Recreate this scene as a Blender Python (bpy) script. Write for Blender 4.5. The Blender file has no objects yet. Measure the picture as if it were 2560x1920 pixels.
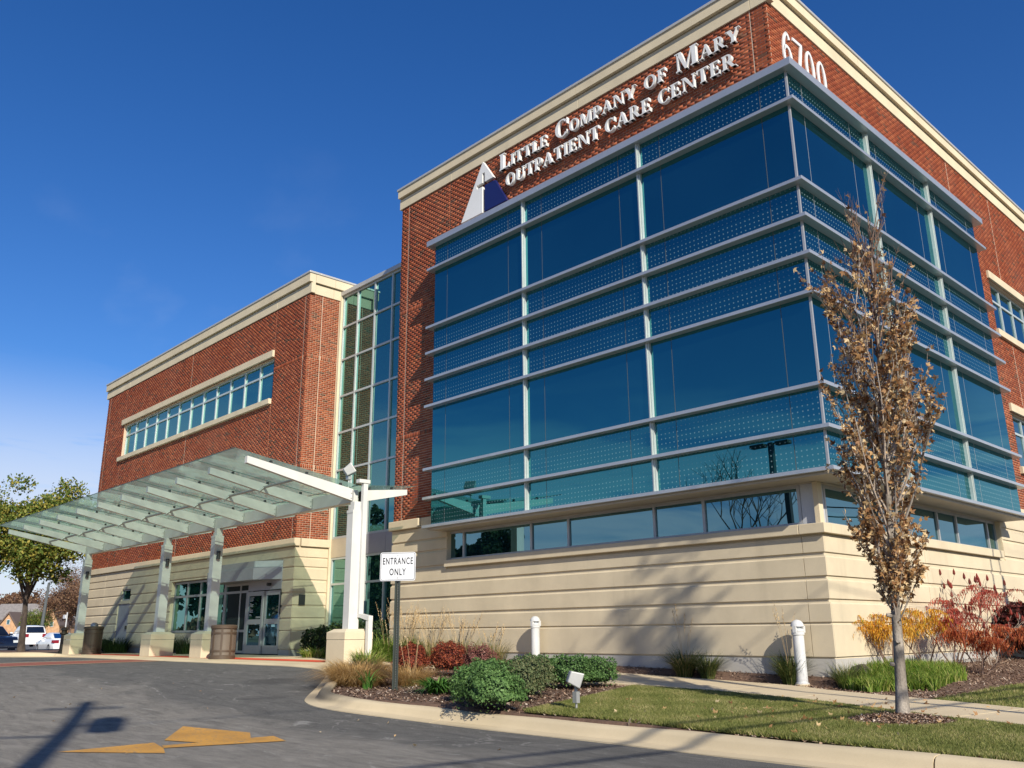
import bpy, bmesh, math, random
import numpy as np
from mathutils import Vector, Matrix
R = math.radians
random.seed(7)
SC = bpy.context.scene
COL = SC.collection

# ------------------------------------------------------------------ camera
cam_d = bpy.data.cameras.new('camera'); cam = bpy.data.objects.new('camera', cam_d); COL.objects.link(cam)
SC.camera = cam
cam_d.sensor_width = 36.0; cam_d.lens = 36.0 * 2170.83 / 2560.0
cam_d.clip_start = 0.1; cam_d.clip_end = 3000
YAW, PIT, ROL = R(-46.36589), R(15.957789), R(-0.492769)
fw = Vector((math.sin(YAW) * math.cos(PIT), math.cos(YAW) * math.cos(PIT), math.sin(PIT)))
rt = Vector((math.cos(YAW), -math.sin(YAW), 0)); up = rt.cross(fw)
r2 = rt * math.cos(ROL) + up * math.sin(ROL); u2 = up * math.cos(ROL) - rt * math.sin(ROL)
CAMP = Vector((7.269, -14.28, 1.1))
cam.matrix_world = Matrix(((r2.x, u2.x, -fw.x, CAMP.x), (r2.y, u2.y, -fw.y, CAMP.y), (r2.z, u2.z, -fw.z, CAMP.z), (0, 0, 0, 1)))

# ------------------------------------------------------------------ light
SUNV = Vector((-1.645, 0.68, -1.06)).normalized()      # direction the light travels
SUN_EL = math.asin(-SUNV.z); SUN_AZ = math.atan2(-SUNV.x, -SUNV.y)
W = bpy.data.worlds.new('World'); SC.world = W; W.use_nodes = True
wn = W.node_tree; wn.nodes.clear()
def N(t, ty, **k):
    n = t.nodes.new(ty)
    for a, b in k.items():
        if a.startswith('i_'):
            n.inputs[a[2:].replace('_', ' ')].default_value = b
        else: setattr(n, a, b)
    return n
def LK(t, a, b): t.links.new(a, b)
sky = N(wn, 'ShaderNodeTexSky', sky_type='NISHITA', sun_disc=False)
sky.sun_elevation = SUN_EL; sky.sun_rotation = SUN_AZ
sky.altitude = 0; sky.air_density = 1.0; sky.dust_density = 0.25; sky.ozone_density = 4.5
hs = N(wn, 'ShaderNodeHueSaturation'); hs.inputs['Saturation'].default_value = 1.26; hs.inputs['Value'].default_value = 1.02; hs.inputs['Hue'].default_value = 0.512
LK(wn, sky.outputs[0], hs.inputs['Color'])
tc = N(wn, 'ShaderNodeTexCoord'); sep = N(wn, 'ShaderNodeSeparateXYZ'); LK(wn, tc.outputs['Generated'], sep.inputs[0])
# cirrus and low cloud bank along the horizon
mp = N(wn, 'ShaderNodeMapping'); mp.inputs['Scale'].default_value = (1.3, 1.3, 7.0); LK(wn, tc.outputs['Generated'], mp.inputs[0])
nz = N(wn, 'ShaderNodeTexNoise'); nz.inputs['Scale'].default_value = 2.6; nz.inputs['Detail'].default_value = 9; nz.inputs['Roughness'].default_value = 0.56; nz.inputs['Distortion'].default_value = 0.5
LK(wn, mp.outputs[0], nz.inputs['Vector'])
def MR(t, a, b, c=0.0, d=1.0, src=None, smooth=True):
    m = N(t, 'ShaderNodeMapRange'); m.interpolation_type = 'SMOOTHSTEP' if smooth else 'LINEAR'
    m.inputs['From Min'].default_value = a; m.inputs['From Max'].default_value = b; m.inputs['To Min'].default_value = c; m.inputs['To Max'].default_value = d
    if src is not None: LK(t, src, m.inputs['Value'])
    return m.outputs[0]
def MA(t, op, a, b=None):
    m = N(t, 'ShaderNodeMath', operation=op)
    for i, v in enumerate((a, b)):
        if v is None: continue
        if isinstance(v, (int, float)): m.inputs[i].default_value = v
        else: LK(t, v, m.inputs[i])
    return m.outputs[0]
low = MR(wn, 0.10, 0.29, 1.0, 0.0, sep.outputs['Z'])
dens = MR(wn, 0.43, 0.58, 0.0, 1.0, MA(wn, 'ADD', nz.outputs['Fac'], MA(wn, 'MULTIPLY', low, 0.10)))
cl = MA(wn, 'MULTIPLY', MA(wn, 'MULTIPLY', dens, low), 0.85)
mp2 = N(wn, 'ShaderNodeMapping'); mp2.inputs['Rotation'].default_value = (0.3, 0.25, 0.6); mp2.inputs['Scale'].default_value = (1.0, 7.0, 9.0); LK(wn, tc.outputs['Generated'], mp2.inputs[0])
nz2 = N(wn, 'ShaderNodeTexNoise'); nz2.inputs['Scale'].default_value = 1.4; nz2.inputs['Detail'].default_value = 6; LK(wn, mp2.outputs[0], nz2.inputs['Vector'])
wisp = MA(wn, 'MULTIPLY', MR(wn, 0.55, 0.8, 0.0, 0.10, nz2.outputs['Fac']), MR(wn, 0.15, 0.6, 1.0, 0.0, sep.outputs['Z']))
fac = MA(wn, 'MAXIMUM', cl, wisp)
mx = N(wn, 'ShaderNodeMix', data_type='RGBA'); LK(wn, fac, mx.inputs[0]); LK(wn, hs.outputs[0], mx.inputs[6]); mx.inputs[7].default_value = (5.6, 6.0, 7.0, 1)
bg = N(wn, 'ShaderNodeBackground'); bg.inputs['Strength'].default_value = 0.10; LK(wn, mx.outputs[2], bg.inputs['Color'])
wo = N(wn, 'ShaderNodeOutputWorld'); LK(wn, bg.outputs[0], wo.inputs[0])
sd = bpy.data.lights.new('sun', 'SUN'); sd.energy = 5.0; sd.angle = R(0.53); sd.color = (1.0, 0.93, 0.80)
sun = bpy.data.objects.new('sun', sd); COL.objects.link(sun); sun.rotation_euler = SUNV.to_track_quat('-Z', 'Y').to_euler(); sun.location = (30, -20, 30)
SC.view_settings.view_transform = 'Standard'; SC.view_settings.look = 'None'; SC.view_settings.exposure = 0.36; SC.view_settings.gamma = 1.0
SC.view_settings.use_curve_mapping = False

# ------------------------------------------------------------------ materials
MATS = {}
def newmat(name):
    m = bpy.data.materials.new(name); m.use_nodes = True; t = m.node_tree; t.nodes.clear()
    o = N(t, 'ShaderNodeOutputMaterial'); MATS[name] = m
    return m, t, o
def prin(t, o, **k):
    b = N(t, 'ShaderNodeBsdfPrincipled'); LK(t, b.outputs[0], o.inputs[0])
    for a, v in k.items():
        b.inputs[a.replace('_', ' ')].default_value = v
    return b
def c4(c): return (c[0], c[1], c[2], 1.0)
def ramp(t, src, stops):
    r = N(t, 'ShaderNodeValToRGB'); e = r.color_ramp.elements
    while len(e) < len(stops): e.new(0.5)
    for el, (p, c) in zip(e, stops): el.position = p; el.color = c4(c)
    LK(t, src, r.inputs[0]); return r.outputs[0]
def noise(t, scale, detail=4, rough=0.55, coords='Object', stretch=None, dist=0.0):
    tcn = N(t, 'ShaderNodeTexCoord'); g = N(t, 'ShaderNodeNewGeometry')
    src = g.outputs['Position']
    if stretch:
        mm = N(t, 'ShaderNodeMapping'); mm.inputs['Scale'].default_value = stretch; LK(t, src, mm.inputs[0]); src = mm.outputs[0]
    n = N(t, 'ShaderNodeTexNoise'); n.inputs['Scale'].default_value = scale; n.inputs['Detail'].default_value = detail; n.inputs['Roughness'].default_value = rough; n.inputs['Distortion'].default_value = dist
    LK(t, src, n.inputs['Vector']); return n.outputs['Fac']
def mix(t, f, a, b, mode='MIX'):
    m = N(t, 'ShaderNodeMix', data_type='RGBA', blend_type=mode)
    for i, v in ((0, f), (6, a), (7, b)):
        if isinstance(v, (int, float)): m.inputs[i].default_value = v
        elif isinstance(v, tuple): m.inputs[i].default_value = c4(v)
        else: LK(t, v, m.inputs[i])
    return m.outputs[2]
def bump(t, b, h, s=0.3, d=0.01):
    n = N(t, 'ShaderNodeBump'); n.inputs['Strength'].default_value = s; n.inputs['Distance'].default_value = d; LK(t, h, n.inputs['Height']); LK(t, n.outputs[0], b.inputs['Normal'])
def simple(name, col, rough=0.6, metal=0.0, var=0.12, scale=3.0, bmp=0.0, fine=60, spec=0.4):
    m, t, o = newmat(name); b = prin(t, o, Roughness=rough, Metallic=metal)
    b.inputs['Specular IOR Level'].default_value = spec
    n1 = noise(t, scale, 6); n2 = noise(t, fine, 3)
    lo = tuple(x * (1 - var) for x in col); hi = tuple(min(1, x * (1 + var)) for x in col)
    c = ramp(t, n1, [(0.3, lo), (0.7, hi)])
    c = mix(t, MR(t, 0.3, 0.7, 0.0, 0.25, n2), c, tuple(x * 0.8 for x in col))
    LK(t, c, b.inputs['Base Color'])
    if bmp: bump(t, b, n2, bmp, 0.01)
    return m
def attr_fac(t, name='rnd'):
    a = N(t, 'ShaderNodeAttribute', attribute_name=name); return a.outputs['Fac']
BR = [(0.0, (0.10, 0.050, 0.030)), (0.06, (0.14, 0.058, 0.032)), (0.08, (0.20, 0.042, 0.017)), (0.45, (0.26, 0.058, 0.022)), (0.8, (0.31, 0.078, 0.030)), (1.0, (0.37, 0.110, 0.045))]
def brickmat(name, obj_random):
    m, t, o = newmat(name); b = prin(t, o, Roughness=0.85); b.inputs['Specular IOR Level'].default_value = 0.2
    if obj_random: src = N(t, 'ShaderNodeObjectInfo').outputs['Random']
    else: src = attr_fac(t)
    c = ramp(t, src, BR); n = noise(t, 55, 4); big = noise(t, 0.6, 3)
    c = mix(t, MR(t, 0.35, 0.75, 0.0, 0.45, n), c, (0.16, 0.05, 0.03))
    c = mix(t, MR(t, 0.4, 0.7, 0.0, 0.07, big), c, (0.45, 0.28, 0.2))
    LK(t, c, b.inputs['Base Color']); bump(t, b, n, 0.4, 0.004); return m
brickmat('brick_clay', False); brickmat('brick_clay_single', True)
simple('mortar', (0.52, 0.385, 0.275), 0.95, var=0.1, scale=1.5, bmp=0.3)
def concrete(name, col, grime=0.35, streak=True, rough=0.85):
    m, t, o = newmat(name); b = prin(t, o, Roughness=rough); b.inputs['Specular IOR Level'].default_value = 0.25
    n1 = noise(t, 1.1, 7, 0.6); n2 = noise(t, 90, 3); n3 = noise(t, 2.2, 5, 0.6, stretch=(1.0, 1.0, 0.12) if streak else None)
    c = ramp(t, n1, [(0.3, tuple(x * 0.88 for x in col)), (0.7, tuple(x * 1.08 for x in col))])
    c = mix(t, MR(t, 0.55, 0.85, 0.0, grime, n3), c, tuple(x * 0.55 for x in col))
    c = mix(t, MR(t, 0.3, 0.8, 0.0, 0.18, n2), c, tuple(x * 0.7 for x in col))
    LK(t, c, b.inputs['Base Color']); bump(t, b, n2, 0.25, 0.004); return m
concrete('precast', (0.59, 0.50, 0.35), 0.42)
concrete('cornice_stone', (0.62, 0.53, 0.37), 0.22)
concrete('foundation', (0.42, 0.40, 0.36), 0.4)
concrete('walk_concrete', (0.60, 0.49, 0.32), 0.30, False)
concrete('curb_concrete', (0.56, 0.46, 0.30), 0.5, False)
concrete('plinth_stone', (0.60, 0.51, 0.36), 0.35)
def metal(name, col, rough=0.4, met=0.6, var=0.05):
    return simple(name, col, rough, met, var=var, scale=2.0, fine=30)
metal('fin_aluminium', (0.47, 0.49, 0.51), 0.34, 0.55)
metal('soffit_panel', (0.44, 0.40, 0.34), 0.6, 0.0)
metal('mullion_aluminium', (0.50, 0.545, 0.52), 0.38, 0.3)
metal('frame_aluminium', (0.42, 0.42, 0.42), 0.42, 0.4)
metal('grey_panel', (0.36, 0.36, 0.38), 0.5, 0.3)
metal('coping_metal', (0.50, 0.49, 0.46), 0.45, 0.3)
concrete('white_steel', (0.60, 0.595, 0.56), 0.22, True, 0.42)
metal('dark_metal', (0.05, 0.05, 0.05), 0.5, 0.3)
metal('dark_bronze', (0.075, 0.055, 0.04), 0.45, 0.4)
metal('bin_brown', (0.080, 0.056, 0.038), 0.5, 0.0, 0.12)
metal('bin_panel', (0.135, 0.11, 0.085), 0.55, 0.0, 0.12)
metal('galvanised', (0.42, 0.42, 0.40), 0.5, 0.5, 0.12)
metal('post_green', (0.055, 0.065, 0.055), 0.55, 0.3, 0.2)
metal('bollard_white', (0.56, 0.565, 0.56), 0.45, 0.0, 0.12)
metal('letter_white', (0.72, 0.72, 0.70), 0.4, 0.0, 0.03)
metal('logo_blue', (0.012, 0.018, 0.10), 0.35, 0.0, 0.05)
metal('sign_white', (0.70, 0.71, 0.72), 0.4, 0.0, 0.03)
metal('sign_black', (0.015, 0.015, 0.018), 0.5, 0.0, 0.03)
metal('post_cladding', (0.50, 0.51, 0.53), 0.5, 0.15)
metal('joint_grey', (0.10, 0.11, 0.11), 0.7, 0.0)
metal('sealant', (0.60, 0.46, 0.34), 0.8, 0.0, 0.03)
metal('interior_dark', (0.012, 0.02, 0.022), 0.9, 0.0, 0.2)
metal('red_paint', (0.68, 0.075, 0.03), 0.7, 0.0, 0.15)
metal('rubber', (0.02, 0.02, 0.02), 0.8, 0.0)
metal('wood_pole', (0.16, 0.12, 0.085), 0.9, 0.0, 0.25)
def glassmat(name, tint, base, facmin=0.42, frit=False, wav=0.0):
    m, t, o = newmat(name)
    gl = N(t, 'ShaderNodeBsdfGlossy'); gl.inputs['Roughness'].default_value = 0.0
    df = N(t, 'ShaderNodeBsdfDiffuse')
    lw = N(t, 'ShaderNodeFresnel'); lw.inputs['IOR'].default_value = 1.5
    f = MR(t, 0.03, 0.8, facmin, 1.0, lw.outputs[0], False)
    LK(t, mix(t, MR(t, 0.1, 0.9, 0.0, 0.9, lw.outputs[0], False), tint, (0.8, 0.9, 0.95)), gl.inputs['Color'])
    n = noise(t, 0.35, 2); LK(t, mix(t, MR(t, 0.35, 0.65, 0, 1, n), base, tuple(x * 0.55 for x in base)), df.inputs['Color'])
    if wav:
        g = noise(t, 0.9, 1); bb = N(t, 'ShaderNodeBump'); bb.inputs['Strength'].default_value = wav; bb.inputs['Distance'].default_value = 0.02; LK(t, g, bb.inputs['Height']); LK(t, bb.outputs[0], gl.inputs['Normal'])
    s = N(t, 'ShaderNodeMixShader'); LK(t, f, s.inputs[0]); LK(t, df.outputs[0], s.inputs[1]); LK(t, gl.outputs[0], s.inputs[2])
    out = s.outputs[0]
    if frit:
        g = N(t, 'ShaderNodeNewGeometry'); sp = N(t, 'ShaderNodeSeparateXYZ'); LK(t, g.outputs['Position'], sp.inputs[0])
        P = 0.098
        u = MA(t, 'SUBTRACT', MA(t, 'FRACT', MA(t, 'MULTIPLY', MA(t, 'ADD', MA(t, 'ADD', sp.outputs['X'], sp.outputs['Y']), 50.0), 1 / P)), 0.5)
        v = MA(t, 'SUBTRACT', MA(t, 'FRACT', MA(t, 'MULTIPLY', sp.outputs['Z'], 1 / P)), 0.5)
        d = MA(t, 'SQRT', MA(t, 'ADD', MA(t, 'MULTIPLY', u, u), MA(t, 'MULTIPLY', v, v)))
        k = MR(t, 0.10, 0.16, 0.30, 0.0, d)
        fd = N(t, 'ShaderNodeBsdfDiffuse'); fd.inputs['Color'].default_value = (0.42, 0.60, 0.62, 1)
        s2 = N(t, 'ShaderNodeMixShader'); LK(t, k, s2.inputs[0]); LK(t, out, s2.inputs[1]); LK(t, fd.outputs[0], s2.inputs[2]); out = s2.outputs[0]
    LK(t, out, o.inputs[0]); return m
glassmat('vision_glass', (0.12, 0.48, 0.52), (0.004, 0.020, 0.030), 0.48, wav=0.045)
glassmat('frit_glass', (0.12, 0.48, 0.52), (0.004, 0.022, 0.032), 0.46, frit=True, wav=0.045)
glassmat('link_glass', (0.30, 0.60, 0.55), (0.012, 0.06, 0.055), 0.45, wav=0.03)
glassmat('window_glass', (0.28, 0.52, 0.60), (0.006, 0.03, 0.035), 0.45, wav=0.03)
glassmat('car_glass', (0.6, 0.65, 0.7), (0.01, 0.012, 0.015), 0.12)
def canopyglass():
    m, t, o = newmat('canopy_glass')
    tr = N(t, 'ShaderNodeBsdfTransparent'); tr.inputs[0].default_value = (0.62, 0.80, 0.72, 1)
    gl = N(t, 'ShaderNodeBsdfGlossy'); gl.inputs['Roughness'].default_value = 0.02; gl.inputs['Color'].default_value = (0.75, 0.95, 0.88, 1)
    tl = N(t, 'ShaderNodeBsdfTranslucent'); tl.inputs[0].default_value = (0.50, 0.70, 0.60, 1)
    df = N(t, 'ShaderNodeBsdfDiffuse'); df.inputs[0].default_value = (0.42, 0.58, 0.51, 1)
    fr = N(t, 'ShaderNodeFresnel'); fr.inputs['IOR'].default_value = 1.45
    dirt = noise(t, 2.0, 6, 0.65)
    a = N(t, 'ShaderNodeMixShader'); LK(t, MR(t, 0.3, 0.75, 0.30, 0.55, dirt), a.inputs[0]); LK(t, tr.outputs[0], a.inputs[1]); LK(t, tl.outputs[0], a.inputs[2])
    c = N(t, 'ShaderNodeMixShader'); c.inputs[0].default_value = 0.17; LK(t, a.outputs[0], c.inputs[1]); LK(t, df.outputs[0], c.inputs[2])
    b = N(t, 'ShaderNodeMixShader'); LK(t, fr.outputs[0], b.inputs[0]); LK(t, c.outputs[0], b.inputs[1]); LK(t, gl.outputs[0], b.inputs[2])
    LK(t, b.outputs[0], o.inputs[0])
canopyglass()
metal('glass_edge', (0.03, 0.075, 0.06), 0.3, 0.0)
def leafmat(name, stops, trans=0.3, rough=0.6):
    m, t, o = newmat(name); b = N(t, 'ShaderNodeBsdfPrincipled'); b.inputs['Roughness'].default_value = rough; b.inputs['Specular IOR Level'].default_value = 0.3
    c = ramp(t, attr_fac(t), stops); LK(t, c, b.inputs['Base Color'])
    tl = N(t, 'ShaderNodeBsdfTranslucent'); LK(t, c, tl.inputs[0])
    s = N(t, 'ShaderNodeMixShader'); s.inputs[0].default_value = trans; LK(t, b.outputs[0], s.inputs[1]); LK(t, tl.outputs[0], s.inputs[2]); LK(t, s.outputs[0], o.inputs[0])
leafmat('leaf_brown', [(0, (0.10, 0.045, 0.022)), (0.3, (0.26, 0.125, 0.05)), (0.6, (0.44, 0.25, 0.105)), (0.82, (0.62, 0.43, 0.21)), (1, (0.70, 0.55, 0.33))])
leafmat('leaf_green', [(0, (0.035, 0.065, 0.012)), (0.5, (0.10, 0.15, 0.025)), (0.85, (0.20, 0.23, 0.04)), (1, (0.36, 0.30, 0.06))])
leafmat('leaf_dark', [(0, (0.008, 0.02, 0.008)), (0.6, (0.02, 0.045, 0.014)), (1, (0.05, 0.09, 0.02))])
leafmat('leaf_mint', [(0, (0.035, 0.08, 0.022)), (0.5, (0.085, 0.17, 0.045)), (1, (0.17, 0.29, 0.09))], 0.25)
leafmat('leaf_greygreen', [(0, (0.06, 0.08, 0.035)), (0.5, (0.12, 0.16, 0.065)), (1, (0.20, 0.19, 0.09))], 0.25)
leafmat('leaf_barberry', [(0, (0.06, 0.015, 0.012)), (0.4, (0.16, 0.03, 0.018)), (0.75, (0.30, 0.06, 0.03)), (1, (0.42, 0.13, 0.05))])
leafmat('leaf_mauve', [(0, (0.10, 0.05, 0.04)), (0.5, (0.24, 0.075, 0.065)), (1, (0.36, 0.20, 0.15))])
leafmat('leaf_hedge_red', [(0, (0.02, 0.006, 0.006)), (0.6, (0.07, 0.014, 0.014)), (1, (0.17, 0.035, 0.025))])
leafmat('leaf_yellow', [(0, (0.42, 0.15, 0.02)), (0.5, (0.66, 0.33, 0.03)), (0.9, (0.72, 0.46, 0.06)), (1, (0.35, 0.38, 0.06))], 0.4)
leafmat('leaf_red', [(0, (0.22, 0.025, 0.02)), (0.5, (0.46, 0.075, 0.05)), (1, (0.62, 0.20, 0.13))], 0.4)
leafmat('leaf_orange', [(0, (0.22, 0.035, 0.015)), (0.5, (0.44, 0.095, 0.035)), (1, (0.58, 0.22, 0.08))], 0.4)
leafmat('seed_red', [(0, (0.10, 0.015, 0.01)), (1, (0.22, 0.03, 0.02))], 0.0)
leafmat('blade_green', [(0, (0.06, 0.12, 0.015)), (0.5, (0.18, 0.30, 0.035)), (0.85, (0.40, 0.48, 0.10)), (1, (0.60, 0.52, 0.20))], 0.4)
leafmat('blade_hosta', [(0, (0.025, 0.075, 0.012)), (0.6, (0.06, 0.17, 0.025)), (1, (0.13, 0.26, 0.05))], 0.25)
leafmat('blade_mixed', [(0, (0.05, 0.08, 0.02)), (0.5, (0.13, 0.17, 0.045)), (0.8, (0.36, 0.28, 0.11)), (1, (0.5, 0.38, 0.18))], 0.3)
leafmat('blade_tan', [(0, (0.30, 0.17, 0.055)), (0.5, (0.50, 0.31, 0.11)), (1, (0.64, 0.46, 0.22))], 0.3)
leafmat('blade_straw', [(0, (0.42, 0.30, 0.15)), (0.5, (0.58, 0.43, 0.24)), (1, (0.68, 0.53, 0.32))], 0.35)
leafmat('lawn_blade', [(0, (0.075, 0.10, 0.02)), (0.45, (0.17, 0.195, 0.045)), (0.75, (0.30, 0.29, 0.09)), (1, (0.52, 0.42, 0.22))], 0.3)
leafmat('leaf_rust', [(0, (0.09, 0.045, 0.03)), (0.5, (0.19, 0.10, 0.06)), (1, (0.30, 0.19, 0.10))])
leafmat('mulch_chip', [(0, (0.08, 0.045, 0.03)), (0.45, (0.20, 0.12, 0.08)), (0.8, (0.36, 0.25, 0.17)), (1, (0.62, 0.52, 0.42))], 0.0, 0.9)
def barkmat(name, a, b_, sc=6):
    m, t, o = newmat(name); b = prin(t, o, Roughness=0.9); n = noise(t, sc, 7, 0.65, stretch=(1, 1, 0.35)); n2 = noise(t, 40, 4)
    n3 = noise(t, 1.7, 4, 0.6); c = ramp(t, n, [(0.34, a), (0.62, b_)]); c = mix(t, MR(t, 0.42, 0.62, 0.0, 0.55, n3), c, tuple(x * 1.1 for x in a)); c = mix(t, MR(t, 0.4, 0.8, 0, 0.5, n2), c, tuple(x * 0.5 for x in a)); LK(t, c, b.inputs['Base Color']); bump(t, b, n, 0.9, 0.03)
barkmat('bark_grey', (0.11, 0.09, 0.07), (0.40, 0.35, 0.29)); barkmat('bark_dark', (0.05, 0.038, 0.03), (0.13, 0.10, 0.08)); barkmat('twig_light', (0.30, 0.24, 0.19), (0.48, 0.41, 0.35)); barkmat('twig_brown', (0.12, 0.075, 0.055), (0.24, 0.16, 0.12))
def asphalt():
    m, t, o = newmat('asphalt'); b = prin(t, o, Roughness=0.9); b.inputs['Specular IOR Level'].default_value = 0.25
    g = N(t, 'ShaderNodeNewGeometry'); sp = N(t, 'ShaderNodeSeparateXYZ'); LK(t, g.outputs['Position'], sp.inputs[0])
    n1 = noise(t, 0.45, 8, 0.62, dist=0.6); n2 = noise(t, 130, 3, 0.7); n3 = noise(t, 3.0, 7, 0.7, stretch=(0.5, 2.0, 1.0), dist=0.8); n4 = noise(t, 1.3, 10, 0.75, stretch=(0.8, 2.2, 1), dist=1.5)
    # sealed coat beside the kerb and drop-off, worn where cars turn
    edge = MA(t, 'ADD', sp.outputs['Y'], MA(t, 'MULTIPLY', MA(t, 'SUBTRACT', n1, 0.5), 2.6))
    f1 = MR(t, -8.9, -8.0, 0.0, 1.0, edge)
    farl = MR(t, -13.0, -5.0, 0.55, 0.0, sp.outputs['X'])
    worn = ramp(t, n3, [(0.3, (0.092, 0.082, 0.070)), (0.68, (0.25, 0.228, 0.192))])
    seal = ramp(t, n3, [(0.3, (0.027, 0.027, 0.027)), (0.72, (0.105, 0.100, 0.092))])
    c = mix(t, MA(t, 'MAXIMUM', f1, farl), worn, seal)
    c = mix(t, MR(t, 0.58, 0.66, 0, 0.7, n4), c, (0.30, 0.29, 0.265))
    c = mix(t, MR(t, 0.30, 0.40, 0.5, 0.0, n4), c, (0.03, 0.03, 0.032))
    n5 = noise(t, 38, 5, 0.75); c = mix(t, MR(t, 0.42, 0.62, 0.0, 0.75, n2), c, mix(t, 0.5, c, (0.36, 0.35, 0.32))); c = mix(t, MR(t, 0.56, 0.72, 0.0, 0.55, n5), c, (0.028, 0.028, 0.030))
    vor = N(t, 'ShaderNodeTexVoronoi', feature='DISTANCE_TO_EDGE'); vor.inputs['Scale'].default_value = 0.55
    wp = N(t, 'ShaderNodeVectorMath', operation='ADD'); nn = N(t, 'ShaderNodeTexNoise'); nn.inputs['Scale'].default_value = 1.6; nn.inputs['Detail'].default_value = 5; LK(t, g.outputs['Position'], nn.inputs['Vector']); LK(t, g.outputs['Position'], wp.inputs[0]); LK(t, nn.outputs['Color'], wp.inputs[1]); LK(t, wp.outputs[0], vor.inputs['Vector'])
    crack = MA(t, 'MULTIPLY', MR(t, 0.0, 0.012, 0.85, 0.0, vor.outputs[0]), MR(t, 0.5, 0.6, 0, 1, n1))
    c = mix(t, crack, c, (0.24, 0.23, 0.21)); c = mix(t, MR(t, 0.56, 0.70, 0.0, 0.55, n1), c, (0.040, 0.039, 0.038)); c = mix(t, MR(t, 0.34, 0.24, 0.0, 0.35, n1), c, (0.26, 0.245, 0.215))
    LK(t, c, b.inputs['Base Color']); bump(t, b, n2, 0.8, 0.012)
asphalt()
# tyre scuff on the kerb nose
_t = M_c = MATS['curb_concrete'].node_tree; _b = [n for n in _t.nodes if n.type == 'BSDF_PRINCIPLED'][0]; _l = _b.inputs['Base Color'].links[0].from_socket
_g = N(_t, 'ShaderNodeNewGeometry'); _d = N(_t, 'ShaderNodeVectorMath', operation='DISTANCE'); LK(_t, _g.outputs['Position'], _d.inputs[0]); _d.inputs[1].default_value = (-4.75, -6.75, 0.22)
_n = noise(_t, 7, 5, 0.7); _s = N(_t, 'ShaderNodeSeparateXYZ'); LK(_t, _g.outputs['Position'], _s.inputs[0])
_f = MA(_t, 'MULTIPLY', MR(_t, 0.35, 1.35, 1.0, 0.0, MA(_t, 'ADD', _d.outputs['Value'], MA(_t, 'MULTIPLY', _n, 0.35))), MR(_t, 0.12, 0.19, 0.0, 0.9, _s.outputs['Z']))
LK(_t, mix(_t, _f, _l, (0.085, 0.075, 0.06)), _b.inputs['Base Color'])
simple('mulch_soil', (0.13, 0.078, 0.052), 0.95, var=0.35, scale=9, bmp=0.9, fine=45)
simple('lawn_soil', (0.11, 0.125, 0.035), 0.95, var=0.3, scale=2.2, bmp=0.8, fine=80)
simple('ground_far', (0.16, 0.15, 0.08), 0.95, var=0.3, scale=0.3)
simple('road_far', (0.10, 0.098, 0.095), 0.9, var=0.15, scale=0.3)
def paint():
    m, t, o = newmat('arrow_paint'); b = prin(t, o, Roughness=0.75); n = noise(t, 26, 6, 0.75); n2 = noise(t, 2.5, 4)
    n3 = noise(t, 5, 6, 0.8); c = ramp(t, n2, [(0.3, (0.42, 0.21, 0.035)), (0.7, (0.60, 0.30, 0.045))]); c = mix(t, MR(t, 0.53, 0.64, 0, 0.8, n), c, (0.15, 0.14, 0.12)); c = mix(t, MR(t, 0.56, 0.68, 0, 0.8, n3), c, (0.15, 0.14, 0.12)); LK(t, c, b.inputs['Base Color'])
paint()
simple('paver_red', (0.26, 0.085, 0.055), 0.85, var=0.2, scale=5, bmp=0.3)
for nm, cc in (('paint_white_car', (0.80, 0.80, 0.79)), ('paint_navy_car', (0.006, 0.009, 0.022)), ('paint_black_car', (0.02, 0.022, 0.028)), ('paint_silver_car', (0.55, 0.56, 0.56))):
    m, t, o = newmat(nm); b = prin(t, o, Roughness=0.22, Metallic=0.1); b.inputs['Coat Weight'].default_value = 0.6; n = noise(t, 2, 3); LK(t, mix(t, MR(t, 0.3, 0.7, 0, 0.15, n), cc, tuple(x * 0.7 for x in cc)), b.inputs['Base Color'])
metal('tail_red', (0.22, 0.012, 0.02), 0.25, 0.0)
metal('wheel_rim', (0.45, 0.45, 0.46), 0.35, 0.6)
metal('roof_shingle', (0.20, 0.185, 0.18), 0.9, 0.0, 0.2)
metal('house_brick', (0.50, 0.30, 0.17), 0.9, 0.0, 0.2)
metal('house_cream', (0.68, 0.54, 0.36), 0.9, 0.0, 0.1)
metal('house_trim', (0.12, 0.09, 0.08), 0.8, 0.0)
metal('lens_glass', (0.55, 0.58, 0.58), 0.2, 0.0)
M = MATS

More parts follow.
